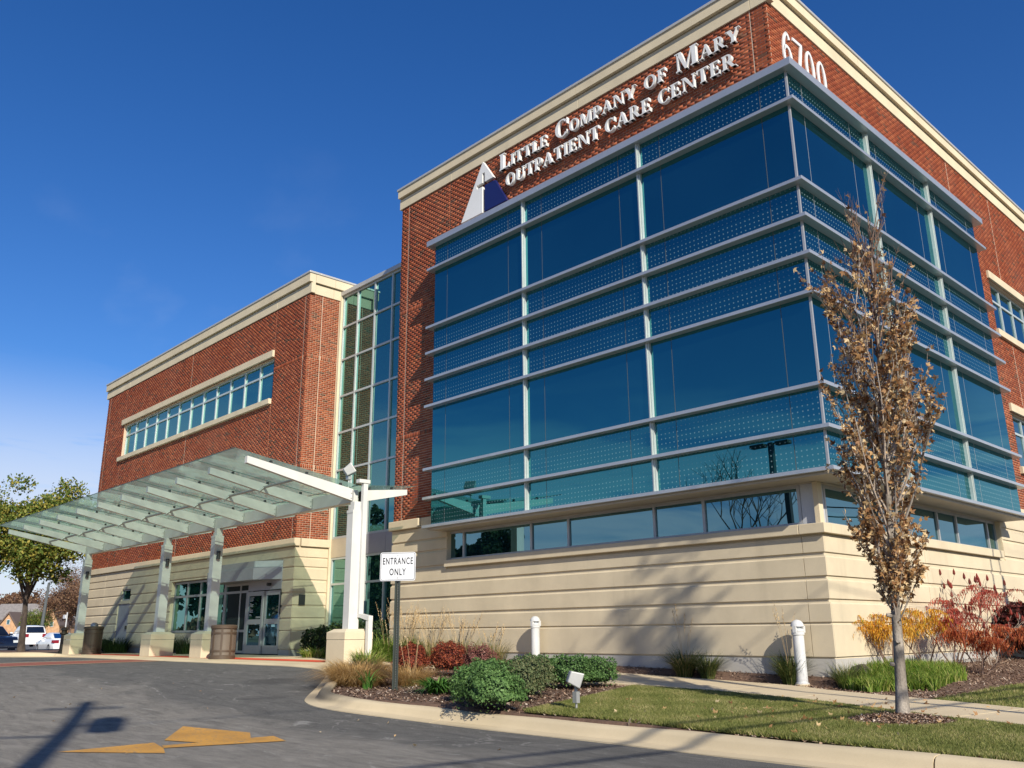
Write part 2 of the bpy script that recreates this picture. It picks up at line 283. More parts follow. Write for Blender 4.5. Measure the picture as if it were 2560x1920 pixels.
# ------------------------------------------------------------------ mesh helpers
class MB:
    def __init__(s): s.v = []; s.f = []; s.r = []
    def add(s, vs, fs, r=None):
        n = len(s.v); s.v.extend(vs); s.f.extend([tuple(i + n for i in f) for f in fs])
        s.r.extend([random.random() if r is None else r] * len(fs)); return s
    def box(s, x0, x1, y0, y1, z0, z1, r=None):
        vs = [(x0, y0, z0), (x1, y0, z0), (x1, y1, z0), (x0, y1, z0), (x0, y0, z1), (x1, y0, z1), (x1, y1, z1), (x0, y1, z1)]
        return s.add(vs, [(0, 3, 2, 1), (4, 5, 6, 7), (0, 1, 5, 4), (1, 2, 6, 5), (2, 3, 7, 6), (3, 0, 4, 7)], r)
    def prism(s, poly, f0, f1, r=None):
        """poly: 2D points; f0/f1 map a 2D point to 3D for the two caps"""
        n = len(poly); vs = [f0(*p) for p in poly] + [f1(*p) for p in poly]
        fs = [tuple(range(n)), tuple(range(2 * n - 1, n - 1, -1))] + [(i, i + n, (i + 1) % n + n, (i + 1) % n) for i in range(n)]
        return s.add(vs, fs, r)
    def tube(s, pts, rad, sides=8, caps=True, r=None):
        pts = [Vector(p) for p in pts]; n = len(pts); rad = rad if isinstance(rad, (list, tuple)) else [rad] * n
        vs = []; prev = None
        for i, p in enumerate(pts):
            d = (pts[min(i + 1, n - 1)] - pts[max(i - 1, 0)])
            if d.length < 1e-9: d = Vector((0, 0, 1))
            d.normalize()
            a = (prev - d * prev.dot(d)) if prev is not None else d.orthogonal()
            if a.length < 1e-6: a = d.orthogonal()
            a.normalize(); prev = a; b = d.cross(a)
            for k in range(sides):
                t = 2 * math.pi * k / sides; vs.append(tuple(p + (a * math.cos(t) + b * math.sin(t)) * rad[i]))
        fs = [(i * sides + k, i * sides + (k + 1) % sides, (i + 1) * sides + (k + 1) % sides, (i + 1) * sides + k) for i in range(n - 1) for k in range(sides)]
        if caps: fs += [tuple(range(sides - 1, -1, -1)), tuple(range((n - 1) * sides, n * sides))]
        return s.add(vs, fs, r)
    def lathe(s, prof, c=(0, 0, 0), sides=24, r=None):
        vs = []
        for (rr, z) in prof:
            for k in range(sides):
                t = 2 * math.pi * k / sides; vs.append((c[0] + rr * math.cos(t), c[1] + rr * math.sin(t), c[2] + z))
        n = len(prof)
        fs = [(i * sides + k, i * sides + (k + 1) % sides, (i + 1) * sides + (k + 1) % sides, (i + 1) * sides + k) for i in range(n - 1) for k in range(sides)]
        fs += [tuple(range(sides - 1, -1, -1)), tuple(range((n - 1) * sides, n * sides))]
        return s.add(vs, fs, r)
def mesh_np(name, V, F, rnd, mat, smooth=False):
    """V (n,3), F (m,k) same-size faces, rnd (m)"""
    me = bpy.data.meshes.new(name); V = np.asarray(V, np.float32); F = np.asarray(F, np.int32); m, k = F.shape
    me.vertices.add(len(V)); me.vertices.foreach_set('co', V.ravel()); me.loops.add(m * k); me.loops.foreach_set('vertex_index', F.ravel())
    me.polygons.add(m); me.polygons.foreach_set('loop_start', np.arange(0, m * k, k, dtype=np.int32)); me.polygons.foreach_set('loop_total', np.full(m, k, np.int32))
    me.update(calc_edges=True)
    a = me.attributes.new('rnd', 'FLOAT', 'FACE'); a.data.foreach_set('value', np.asarray(rnd, np.float32))
    if mat: me.materials.append(M[mat])
    if smooth: me.polygons.foreach_set('use_smooth', np.ones(m, bool))
    return me
def wloc(o):
    v = Vector((0, 0, 0))
    while o is not None: v += o.location; o = o.parent
    return v
def link(name, me, parent=None, local=False, **pr):
    o = bpy.data.objects.new(name, me); COL.objects.link(o)
    if parent is not None:
        o.parent = parent
        if not local: o.location = -wloc(parent)
    for k, v in pr.items(): o[k] = v
    return o
def obj(name, mb, mat, parent=None, local=False, smooth=False, bevel=0.0, **pr):
    me = bpy.data.meshes.new(name); me.from_pydata(mb.v, [], mb.f); me.materials.append(M[mat])
    a = me.attributes.new('rnd', 'FLOAT', 'FACE'); a.data.foreach_set('value', mb.r[:len(mb.f)])
    if bevel:
        bm = bmesh.new(); bm.from_mesh(me); bmesh.ops.remove_doubles(bm, verts=bm.verts, dist=1e-5)
        bmesh.ops.bevel(bm, geom=[e for e in bm.edges if e.calc_face_angle(0) > 0.5], offset=bevel, segments=2, affect='EDGES', profile=0.5)
        bm.to_mesh(me); bm.free()
    if smooth:
        me.polygons.foreach_set('use_smooth', np.ones(len(me.polygons), bool))
        try: me.set_sharp_from_angle(angle=R(35))
        except Exception: pass
    return link(name, me, parent, local, **pr)
def thing(name, loc, label, cat, group=None, rz=0.0):
    o = bpy.data.objects.new(name, None); COL.objects.link(o); o.location = loc; o.rotation_euler[2] = rz; o.empty_display_size = 0.2
    o['label'] = label; o['category'] = cat
    if group: o['group'] = group
    return o
def copy_tree(o, parent=None):
    c = o.copy(); COL.objects.link(c); c.parent = parent
    for ch in [x for x in bpy.data.objects if x.parent == o]: copy_tree(ch, c)
    return c
def ident(x, y, z): return (x, y, z)

# ------------------------------------------------------------------ terrain
def smt(t):
    t = np.clip(t, 0, 1); return t * t * (3 - 2 * t)
def road(x, y):
    u = (np.asarray(x) - 7.269) * -0.7239 + (np.asarray(y) + 14.28) * 0.6899
    return 0.43 * smt((u - 10.5) / 9.5) - 0.5 * smt((u - 30) / 35)
def land(x, y):
    x = np.asarray(x, float); y = np.asarray(y, float)
    f = 0.13 + 0.011 * (4 - x); f = np.where(x < -5, 0.229 + 0.055 * (-5 - x), f); f = np.clip(f, 0.05, 0.42)
    g = np.clip(0.19 - 0.027 * (x + 0.5), 0.17, 0.43); h = f + (g - f) * np.clip((y + 6.9) / 6.6, 0, 1)
    h = h + (0.17 - 0.008 * np.clip(-x, 0, 12)) * smt((y + 0.30) / 0.30) * (x < 0.02) * (x > -9)
    return h + smt((y + 0.3) / 1.2) * (x >= 0.02) * (0.27 * smt(1 - x / 2.8) + 0.03 * smt(1 - (x - 0.02) / 0.3))

# ------------------------------------------------------------------ ground
def grid_mesh(name, x0, x1, y0, y1, step, zf, mat, mask=None, **pr):
    nx = int(round((x1 - x0) / step)) + 1; ny = int(round((y1 - y0) / step)) + 1
    X, Y = np.meshgrid(np.linspace(x0, x1, nx), np.linspace(y0, y1, ny)); Z = zf(X, Y)
    V = np.stack([X.ravel(), Y.ravel(), Z.ravel()], 1)
    i = np.arange(nx * ny).reshape(ny, nx); F = np.stack([i[:-1, :-1].ravel(), i[:-1, 1:].ravel(), i[1:, 1:].ravel(), i[1:, :-1].ravel()], 1)
    if mask is not None:
        c = V[F].mean(1); F = F[mask(c[:, 0], c[:, 1])]
    me = mesh_np(name, V, F, np.random.rand(len(F)), mat, True)
    return link(name, me, None, **pr)
CURB = [(14, -7.12), (8, -7.12), (4, -7.12), (2.8, -7.11), (1.1, -7.02), (-0.45, -7.0), (-2.2, -7.05), (-3.6, -7.2), (-4.3, -7.2), (-4.86, -7.07), (-5.28, -6.78), (-6.29, -5.97), (-7.35, -5.14), (-8.4, -4.55), (-9.3, -4.3), (-10.5, -4.22), (-13, -4.2), (-17, -4.2), (-23, -4.25), (-25.2, -4.4), (-25.8, -4.9), (-26.6, -5.5), (-28.5, -6.2), (-34, -7.3), (-46, -9.5)]
def smooth_path(p, it=2):
    for _ in range(it):
        q = [p[0]]
        for a, b in zip(p[:-1], p[1:]): q += [(0.75 * a[0] + 0.25 * b[0], 0.75 * a[1] + 0.25 * b[1]), (0.25 * a[0] + 0.75 * b[0], 0.25 * a[1] + 0.75 * b[1])]
        q.append(p[-1]); p = q
    return p
CP = np.array(smooth_path(CURB, 2))
def sdist(X, Y):
    """signed distance to the kerb line, positive on the building side"""
    X = np.asarray(X, float); Y = np.asarray(Y, float); best = np.full(X.shape, 1e9); sg = np.zeros(X.shape)
    for a, b in zip(CP[:-1], CP[1:]):
        ab = b - a; L2 = ab @ ab; t = np.clip(((X - a[0]) * ab[0] + (Y - a[1]) * ab[1]) / L2, 0, 1)
        dx = X - a[0] - t * ab[0]; dy = Y - a[1] - t * ab[1]; d = dx * dx + dy * dy
        cr = -(ab[0] * (Y - a[1]) - ab[1] * (X - a[0])); u = d < best - 1e-12
        best = np.where(u, d, best); sg = np.where(u, np.sign(cr), sg)
    return np.sqrt(best) * np.where(sg == 0, 1, sg)
# far ground sheet reaching the horizon
def farz(X, Y):
    r = np.hypot(X + 20, Y + 5); return road(X, Y) - 0.30 - 0.0 * r
mb = MB(); mb.add([(-1500, -1500, -0.75), (1500, -1500, -0.75), (1500, 1500, -0.75), (-1500, 1500, -0.75)], [(0, 1, 2, 3)]); obj('ground', mb, 'ground_far', kind='structure')
grid_mesh('parking_lot', -150, 40, -60, 60, 2.0, lambda X, Y: road(X, Y) - 0.09, 'road_far', lambda x, y: ~((x > -37) & (x < 1) & (y > 0)), kind='structure')
def zdrive(X, Y):
    d = sdist(X, Y); return road(X, Y) - 0.35 * smt((d - 0.12) / 0.2)
grid_mesh('driveway', -48, 14, -19, 0.0, 0.1, zdrive, 'asphalt', lambda x, y: (sdist(x, y) < 0.5), kind='structure')
def zland(X, Y):
    d = sdist(X, Y); return land(X, Y) - 0.4 * smt((0.31 - d) / 0.12) + 0.012 * np.sin(X * 2.1 + Y) * np.sin(Y * 2.7) * (Y < -0.5)
grid_mesh('planting_bed', -46, 14, -9.7, 2.0, 0.1, zland, 'mulch_soil', lambda x, y: (sdist(x, y) > 0.1) & ~((x < -0.2) & (x > -12.3) & (y > 0.2)) & ~((x < -18) & (x > -36.5) & (y > 0.2)), kind='structure')
grid_mesh('planting_bed_side', 0.0, 26, 2.0, 34, 0.2, lambda X, Y: land(X, Y) - 0.002, 'mulch_soil', None, kind='structure')
# kerb: sections swept along the path, each a separate casting
CS = [(0.0, -0.03), (0.0, 0.012), (0.15, 0.028), (0.185, 0.06), (0.20, 0.105), (0.225, 0.135), (0.27, 0.148), (0.36, 0.148), (0.385, 0.13), (0.385, 0.0)]
def pathpts(P, step):
    out = []; 
    for a, b in zip(P[:-1], P[1:]):
        n = max(1, int(np.linalg.norm(b - a) / step)); out += [a + (b - a) * k / n for k in range(n)]
    out.append(P[-1]); return np.array(out)
PP = pathpts(CP, 0.12); seg = np.linalg.norm(np.diff(PP, axis=0), axis=1); S = np.concatenate([[0], np.cumsum(seg)])
tan = np.gradient(PP, axis=0); tan /= np.linalg.norm(tan, axis=1)[:, None]; nor = np.stack([tan[:, 1], -tan[:, 0]], 1)
curb_root = None
JN = [0.0]; s = 0.0
while s < S[-1]: s += 3.05; JN.append(min(s, S[-1]))
JO = 14 - (-1.86)      # a joint sits at x = -1.86
JN = sorted(set([round(JO % 6.1 + 6.1 * k, 3) for k in range(0, 24)] + [0.0, float(S[-1])])); JN = [j for j in JN if j <= S[-1]]
for a, b in zip(JN[:-1], JN[1:]):
    if b - a < 0.3: continue
    idx = [i for i in range(len(PP)) if a + 0.008 <= S[i] <= b - 0.008]
    ss = [a + 0.008] + [S[i] for i in idx] + [b - 0.008]
    vs = []
    for q in ss:
        px, py = np.interp(q, S, PP[:, 0]), np.interp(q, S, PP[:, 1]); nx_, ny_ = np.interp(q, S, nor[:, 0]), np.interp(q, S, nor[:, 1])
        low = 1.0 - 0.72 * float(smt((-px - 6.8) / 2.0)) * (1 - float(smt((-px - 24.5) / 1.5)))     # the kerb drops flush at the entrance
        for d, h in CS: x = px + nx_ * d; y = py + ny_ * d; vs.append((x, y, float(road(px, py)) + h * (low if h > 0.012 else 1) + 0.004 * math.sin(q * 3 + d * 9)))
    k = len(CS); fs = [(i * k + j, i * k + j + 1, (i + 1) * k + j + 1, (i + 1) * k + j) for i in range(len(ss) - 1) for j in range(k - 1)]
    fs += [tuple(range(k)), tuple(range(len(vs) - 1, len(vs) - k - 1, -1))]
    mb = MB(); mb.add(vs, fs)
    if curb_root is None: curb_root = thing('curb', (0, -7, 0), 'x', 'x'); del curb_root['label']; del curb_root['category']; curb_root['kind'] = 'structure'
    obj('curb_section', mb, 'curb_concrete', curb_root, smooth=True)
# concrete apron under the canopy, with the red painted strip
def ribbon(name, A, B, mat, zf, lift, rows=6, cols=None, thick=0.0, parent=None, **pr):
    A = np.array(A, float); B = np.array(B, float)
    def rs(P, n):
        s = np.concatenate([[0], np.cumsum(np.linalg.norm(np.diff(P, axis=0), axis=1))]); q = np.linspace(0, s[-1], n); return np.stack([np.interp(q, s, P[:, 0]), np.interp(q, s, P[:, 1])], 1)
    n = cols or max(8, int(np.linalg.norm(np.diff(A, axis=0), axis=1).sum() / 0.25)); A = rs(A, n); B = rs(B, n); mb = MB(); vs = []
    for i in range(n):
        for j in range(rows + 1):
            p = A[i] + (B[i] - A[i]) * j / rows; vs.append((p[0], p[1], float(zf(p[0], p[1])) + lift))
    k = rows + 1; fs = [(i * k + j, (i + 1) * k + j, (i + 1) * k + j + 1, i * k + j + 1) for i in range(n - 1) for j in range(rows)]
    if thick:
        m = len(vs)
        bd = [i * k for i in range(n)] + [(n - 1) * k + j for j in range(1, k)] + [i * k + rows for i in range(n - 2, -1, -1)] + [j for j in range(rows - 1, 0, -1)]
        vs += [(vs[i][0], vs[i][1], vs[i][2] - thick) for i in bd]
        L = len(bd); fs += [(bd[q], m + q, m + (q + 1) % L, bd[(q + 1) % L]) for q in range(L)]
    mb.add(vs, fs); return obj(name, mb, mat, parent, **pr)
zapr = lambda x, y: np.maximum(land(x, y), road(x, y) + 0.035)
ribbon('apron', [(-8.75, -4.35), (-9.4, -3.95), (-12, -3.83), (-17, -3.83), (-23, -3.88), (-26.2, -4.6), (-29.8, -5.6)], [(-8.7, -3.0), (-9.8, -2.0), (-13.5, -1.35), (-17.6, -0.05), (-23, -0.05), (-27.5, -0.5), (-29.8, -1.0)], 'walk_concrete', zapr, 0.006, 10, 60, 0.1, kind='structure')
ribbon('fire_lane_stripe', [(-10.9, -3.02), (-14, -3.0), (-20, -3.0), (-28.0, -3.0)], [(-10.9, -2.25), (-14, -2.2), (-20, -2.2), (-28.0, -2.2)], 'red_paint', zapr, 0.012, 2, 50, kind='structure')
ribbon('crosswalk', [(-17.0, -4.22), (-16.6, -6.5), (-15.6, -9.5), (-14, -14)], [(-19.4, -4.22), (-19.2, -6.5), (-18.3, -9.5), (-17, -14)], 'paver_red', road, 0.006, 8, 40, kind='structure')
for aa, bb, nm in ((-16.86, -17.02, 0), (-19.4, -19.56, 1)):
    ribbon('crosswalk_border', [(aa + q * 0.02, -4.2) if i == 0 else p for i, (q, p) in enumerate([(0, 0)] + [(0, (aa + d, y)) for d, y in ((0.4 if nm == 0 else 0.2, -6.5), (1.4 if nm == 0 else 1.1, -9.5), (3.0 if nm == 0 else 2.4, -14))])],
           [(bb, -4.2)] + [(bb + d, y) for d, y in ((0.4 if nm == 0 else 0.2, -6.5), (1.4 if nm == 0 else 1.1, -9.5), (3.0 if nm == 0 else 2.4, -14))], 'walk_concrete', road, 0.010, 2, 30, kind='structure')
# sidewalk in separate slabs
WI = np.array([(9.3, -5.1), (6.3, -3.8), (3.51, -2.42), (2.29, -1.82), (1.69, -1.58), (0.74, -1.17), (-0.1, -0.73), (-0.6, -0.54), (-1.67, -0.50), (-3.3, -0.49), (-4.5, -0.48), (-7.0, -0.60), (-9.3, -0.90), (-10.2, -1.05)])
WO = np.array([(8.6, -6.3), (5.7, -5.0), (4.02, -4.25), (3.12, -3.92), (2.43, -3.57), (1.55, -3.11), (0.9, -2.82), (0.1, -2.55), (-0.7, -2.47), (-2.1, -2.50), (-3.4, -2.55), (-5.4, -2.55), (-7.6, -2.30), (-9.3, -2.60)])
def rs2(P, q):
    s = np.concatenate([[0], np.cumsum(np.linalg.norm(np.diff(P, axis=0), axis=1))]); s /= s[-1]; return np.stack([np.interp(q, s, P[:, 0]), np.interp(q, s, P[:, 1])], 1)
walk = thing('sidewalk', (0, -3, 0.3), 'x', 'x'); del walk['label']; del walk['category']; walk['kind'] = 'structure'
for k in range(13):
    q = np.linspace(k / 13 + 0.0006, (k + 1) / 13 - 0.0006, 8); ribbon('slab', rs2(WI, q), rs2(WO, q), 'walk_concrete', land, 0.035, 5, 8, 0.08, parent=walk)
# lawns
def landsh(x, y): return land(x, y)
lawnA = dict(A=[(14, -6.7), (4, -6.73), (1.0, -6.62), (-0.60, -6.62)], B=[(14, -6.65), (8.5, -6.35), (5.7, -5.06), (4.02, -4.31), (3.12, -3.98), (2.43, -3.63), (1.55, -3.17), (0.9, -2.88), (0.1, -2.61), (-0.7, -2.53), (-2.2, -2.56)])
ribbon('lawn', lawnA['A'], lawnA['B'], 'lawn_soil', land, 0.012, 14, 120, kind='structure')
lawnB = dict(A=[(2.17, -1.68), (3.51, -2.36), (6.3, -3.74), (9.3, -5.04), (14, -6.4)], B=[(2.15, -1.6), (2.1, 0.1), (2.2, 2.3), (3.2, 5.5), (9, 12)])
ribbon('lawn_side', lawnB['A'], lawnB['B'], 'lawn_soil', land, 0.012, 20, 60, kind='structure')
# painted arrow on the driveway (a bent turn arrow)
mb = MB()
def flat(poly, zf, lift):
    n = len(poly); return [(x, y, float(zf(x, y)) + lift) for x, y in poly], [tuple(range(n))]
arrow = thing('road_arrow', (-2.4, -9.9, 0.0), 'faded yellow turn arrow painted on the asphalt in front of the curb', 'road marking')
for poly in ([(-2.47, -11.15), (-1.61, -10.49), (-1.93, -10.38), (-2.08, -10.22), (-2.55, -10.25)], [(-2.20, -10.30), (-1.96, -10.36), (-1.60, -9.16), (-2.17, -9.04), (-2.30, -9.62)], [(-2.67, -10.03), (-2.22, -9.72), (-2.24, -9.50), (-2.69, -9.08), (-3.85, -9.34)]):
    pass
mb = MB()
for poly in ([(-2.50, -11.20), (-1.61, -10.49), (-2.01, -10.34), (-2.55, -10.22)], [(-2.22, -10.27), (-2.01, -10.338), (-1.62, -9.18), (-2.15, -9.04)], [(-2.67, -10.06), (-2.14, -9.88), (-2.0, -9.45), (-2.18, -9.30), (-2.66, -9.06), (-3.85, -9.34)]):
    v, f = flat(poly, road, 0.006 + 0.0005 * len(mb.f)); mb.add(v, f)
obj('arrow_paint', mb, 'arrow_paint', arrow)

# ------------------------------------------------------------------ the building
B = thing('medical_building', (-10, 5, 0.4), 'large three-storey red brick clinic with blue glass corner box, cream base and cream cornice', 'building')
class PA:      # a wall plane facing -Y at y = Y0
    def __init__(s, Y0): s.o = Y0
    def p(s, u, d, z): return (u, s.o - d, z)
class PB:      # a wall plane facing +X at x = X0
    def __init__(s, X0): s.o = X0
    def p(s, u, d, z): return (s.o + d, u, z)
def bp(mb, P, u0, u1, d0, d1, z0, z1, r=None):
    a = P.p(u0, d0, z0); b = P.p(u1, d1, z1); return mb.box(min(a[0], b[0]), max(a[0], b[0]), min(a[1], b[1]), max(a[1], b[1]), z0, z1, r)
def subtract(rects, hole):
    out = []; (a, b, c, d) = hole
    for (u0, u1, z0, z1) in rects:
        if b <= u0 or a >= u1 or d <= z0 or c >= z1: out.append((u0, u1, z0, z1)); continue
        if a > u0: out.append((u0, a, z0, z1))
        if b < u1: out.append((b, u1, z0, z1))
        m0, m1 = max(a, u0), min(b, u1)
        if c > z0: out.append((m0, m1, z0, c))
        if d < z1: out.append((m0, m1, d, z1))
    return out
def cut(rect, holes):
    r = [rect]
    for h in holes: r = subtract(r, h)
    return r
A0, B0, WS = PA(0.0), PB(0.0), PB(-17.75)
CO, LB = 0.0687, 0.198
BRK = []       # (plane, u0,u1,z0,z1)
def lay(P, rect, holes, joints=(), bands=(10.19, 6.36)):
    for (u0, u1, z0, z1) in cut(rect, holes):
        cuts = [u0] + sorted(j for j in joints if u0 + 0.05 < j < u1 - 0.05) + [u1]
        for ca, cb in zip(cuts[:-1], cuts[1:]):
            a0 = ca + (0.011 if ca in joints else 0); b0 = cb - (0.011 if cb in joints else 0)
            r0 = int(math.floor((z0 - 4.06) / CO + 0.01)); r1 = int(math.ceil((z1 - 4.06) / CO - 0.01))
            for r in range(r0, r1):
                za = 4.06 + r * CO + 0.006; zb = za + CO - 0.012; za = max(za, z0); zb = min(zb, z1)
                if zb - za < 0.02: continue
                inb = [b for b in bands if za < b + 0.06 and zb > b - 0.06]
                if inb:
                    bz = inb[0]; ra = int(math.floor((bz - 0.06 - 4.06) / CO)); 
                    if abs(r - int(round((bz - 0.06 - 4.06) / CO))) > 0: 
                        if r == int(round((bz - 0.06 - 4.06) / CO)) + 1: continue
                    else:
                        k = int(a0 / 0.075) - 1
                        while k * 0.075 < b0:
                            x0 = max(a0, k * 0.075 + 0.006); x1 = min(b0, k * 0.075 + 0.069)
                            if x1 - x0 > 0.02: BRK.append((P, x0, x1, za, min(z1, zb + CO)))
                            k += 1
                        continue
                off = (r % 2) * LB / 2; k = int(math.floor((a0 - off) / LB))
                while k * LB + off < b0:
                    x0 = max(a0, k * LB + off + 0.0055); x1 = min(b0, (k + 1) * LB + off - 0.0055)
                    if x1 - x0 > 0.02: BRK.append((P, x0, x1, za, zb))
                    k += 1
def skin(name, P, rect, holes, th, mat, **pr):
    mb = MB()
    for (u0, u1, z0, z1) in cut(rect, holes): bp(mb, P, u0, u1, -th, 0, z0, z1)
    return obj(name, mb, mat, B, **pr)
def dark(x0, x1, y0, y1, z0, z1, nm='interior'): 
    mb = MB(); mb.box(x0, x1, y0, y1, z0, z1); return obj(nm, mb, 'interior_dark', B)
YB = 24.0
hB = [(11.45, 17.65, 9.15, 10.65), (11.45, 17.65, 5.25, 6.75)]
hW = [(-34.2, -20.0, 9.11, 10.62)]
skin('brick_wall', A0, (-12.5, 0.0, 4.06, 13.6), [(-10.1, -0.5, 3.9, 11.3)], 0.15, 'mortar')
skin('brick_wall', B0, (0.15, YB, 4.06, 13.6), hB + [(0.3, 9.0, 3.9, 11.3)], 0.15, 'mortar')
skin('brick_wall', A0, (-36.75, -17.75, 4.06, 12.43), hW, 0.15, 'mortar')
skin('brick_wall', WS, (0.15, 8, 4.06, 12.43), [], 0.15, 'mortar')
mb = MB(); mb.box(-12.5, -12.35, 0.15, 8, 0.3, 13.6); mb.box(-36.75, -36.6, 0.15, 12, 0.3, 12.43); mb.box(-12.35, 0, YB - 0.15, YB, 0.3, 13.6); obj('brick_wall', mb, 'mortar', B)
lay(A0, (-12.5, -10.2, 4.06, 13.6), [], (-12.14,)); lay(A0, (-10.2, 0.0085, 11.5, 13.6), [], (-10.17, -0.39))
lay(B0, (0.009, YB, 4.06, 13.6), hB + [(-1, 9.1, 3.9, 11.45)], (9.37, 12.6, 19.0))
lay(A0, (-36.75, -17.7415, 4.06, 12.43), hW, (-36.4, -34.24, -27.04, -20.02, -18.02))
lay(WS, (0.009, 1.16, 4.06, 12.43), [], (0.49,))
# all bricks but the 300 that show largest go into one part
def score(b):
    P, u0, u1, z0, z1 = b; c = Vector(P.p((u0 + u1) / 2, 0, (z0 + z1) / 2)); v = CAMP - c; n = Vector((0, -1, 0)) if isinstance(P, PA) else Vector((1, 0, 0))
    if (u1 - u0) < 0.15: return 0
    if isinstance(P, PA) and (-10.4 < c.x < -0.56): return 0
    if isinstance(P, PB) and (c.y < 2.6 or P.o < -1 or 2.0 < c.y < 11 and c.z < 12.9): return 0
    if c.z < 12.2 and c.x > -9: return 0
    return max(0, n.dot(v)) / v.length ** 3
sc = np.array([score(b) for b in BRK]); order = np.argsort(-sc); single = set(order[:300].tolist())
rest = [b for i, b in enumerate(BRK) if i not in single]
def bricks_np(L):
    n = len(L); V = np.zeros((n, 8, 3)); rng = np.random.RandomState(3)
    u0 = np.array([b[1] for b in L]); u1 = np.array([b[2] for b in L]); z0 = np.array([b[3] for b in L]); z1 = np.array([b[4] for b in L])
    isA = np.array([isinstance(b[0], PA) for b in L]); o = np.array([b[0].o for b in L]); d1 = 0.0068 + rng.rand(n) * 0.0025; e = 0.001
    for k, (uu, zz, dd) in enumerate([(u0, z0, -0.01), (u1, z0, -0.01), (u1, z1, -0.01), (u0, z1, -0.01), (u0 + e, z0 + e, d1), (u1 - e, z0 + e, d1), (u1 - e, z1 - e, d1), (u0 + e, z1 - e, d1)]):
        V[:, k, 0] = np.where(isA, uu, o + dd); V[:, k, 1] = np.where(isA, o - dd, uu); V[:, k, 2] = zz
    F = np.array([[4, 5, 6, 7], [0, 1, 5, 4], [1, 2, 6, 5], [2, 3, 7, 6], [3, 0, 4, 7]])[None] + (np.arange(n) * 8)[:, None, None]
    rnd = np.repeat(rng.rand(n), 5); return V.reshape(-1, 3), F.reshape(-1, 4), rnd
V_, F_, r_ = bricks_np(rest); link('brickwork', mesh_np('brickwork', V_, F_, r_, 'brick_clay'), B, kind='stuff')
shared = {}
for i in sorted(single):
    P, u0, u1, z0, z1 = BRK[i]; key = (isinstance(P, PA), round(u1 - u0, 3), round(z1 - z0, 3))
    if key not in shared:
        mb = MB(); h, w = (z1 - z0) / 2, (u1 - u0) / 2; e = 0.001; Q = PA(0) if key[0] else PB(0)
        vs = [Q.p(*t) for t in [(-w, -0.01, -h), (w, -0.01, -h), (w, -0.01, h), (-w, -0.01, h), (-w + e, 0.008, -h + e), (w - e, 0.008, -h + e), (w - e, 0.008, h - e), (-w + e, 0.008, h - e)]]
        mb.add(vs, [(4, 5, 6, 7), (0, 1, 5, 4), (1, 2, 6, 5), (2, 3, 7, 6), (3, 0, 4, 7), (3, 2, 1, 0)])
        me = bpy.data.meshes.new('brick'); me.from_pydata(mb.v, [], mb.f); me.materials.append(M['brick_clay_single']); shared[key] = me
    o = bpy.data.objects.new('brick', shared[key]); COL.objects.link(o); o.parent = B; c = Vector(P.p((u0 + u1) / 2, 0, (z0 + z1) / 2)); o.location = c - wloc(B)
# sealant joints
def joint(P, u, z0, z1, holes=()):
    for (a, b, c, d) in cut((u - 0.009, u + 0.009, z0, z1), holes):
        mb = MB(); bp(mb, P, a, b, 0, 0.0062, c, d); obj('sealant_joint', mb, 'sealant', B)
for x, a, b in ((-12.14, 4.06, 13.6), (-10.17, 11.55, 13.6), (-0.39, 11.5, 13.6)): joint(A0, x, a, b)
for x in (-36.4, -34.24, -27.04, -20.02, -18.02): joint(A0, x, 4.06, 12.43, hW + [(-34.4, -20.015, 8.9, 10.92)])
for y in (9.37, 12.6, 19.0): joint(B0, y, 4.06, 13.6, hB)
joint(WS, 0.49, 4.06, 12.43)
# cornices
def cornice(P, u0, u1, z, lo, hi, joints, over=(0.04, 0.12)):
    us = [u0] + [j for j in joints if u0 < j < u1] + [u1]
    for a, b in zip(us[:-1], us[1:]):
        g = 0.004
        mb = MB(); bp(mb, P, a + g, b - g, -0.12, over[0], z, z + lo); obj('cornice_panel', mb, 'cornice_stone', B, bevel=0.006)
        mb = MB(); bp(mb, P, a + g, b - g, -0.12, over[1], z + lo + 0.03, z + hi); bp(mb, P, a + g, b - g, -0.12, 0.0, z + lo, z + lo + 0.03); obj('cornice_panel', mb, 'cornice_stone', B)
    mb = MB(); bp(mb, P, u0 - 0.03 if isinstance(P, PA) else 0.3005, u1 + (0.03), -0.30, over[1] + 0.03, z + hi, z + hi + 0.07); obj('coping', mb, 'coping_metal', B, bevel=0.008)
cornice(A0, -12.6, 0.12, 13.6, 0.33, 0.60, (-10.1, -5.2, -0.35)); cornice(B0, 0.125, YB + 0.1, 13.6, 0.33, 0.60, (4.0, 9.0, 13.0, 18.0))
cornice(PA(0.0), -37.0, -17.63, 12.43, 0.36, 0.70, (-34.0, -27.0, -20.0)); cornice(WS, 0.125, 8, 12.43, 0.36, 0.70, (0.9, 4.0))
mb = MB(); mb.box(-12.4, -0.3, 0.3, YB - 0.3, 13.5, 13.7); mb.box(-36.6, -18.05, 0.3, 12, 12.3, 12.6); obj('roof_deck', mb, 'grey_panel', B)
dark(-12.34, -0.152, 0.152, YB - 0.16, 0.3, 13.4); dark(-36.58, -17.91, 0.16, 11.9, 0.3, 12.2)

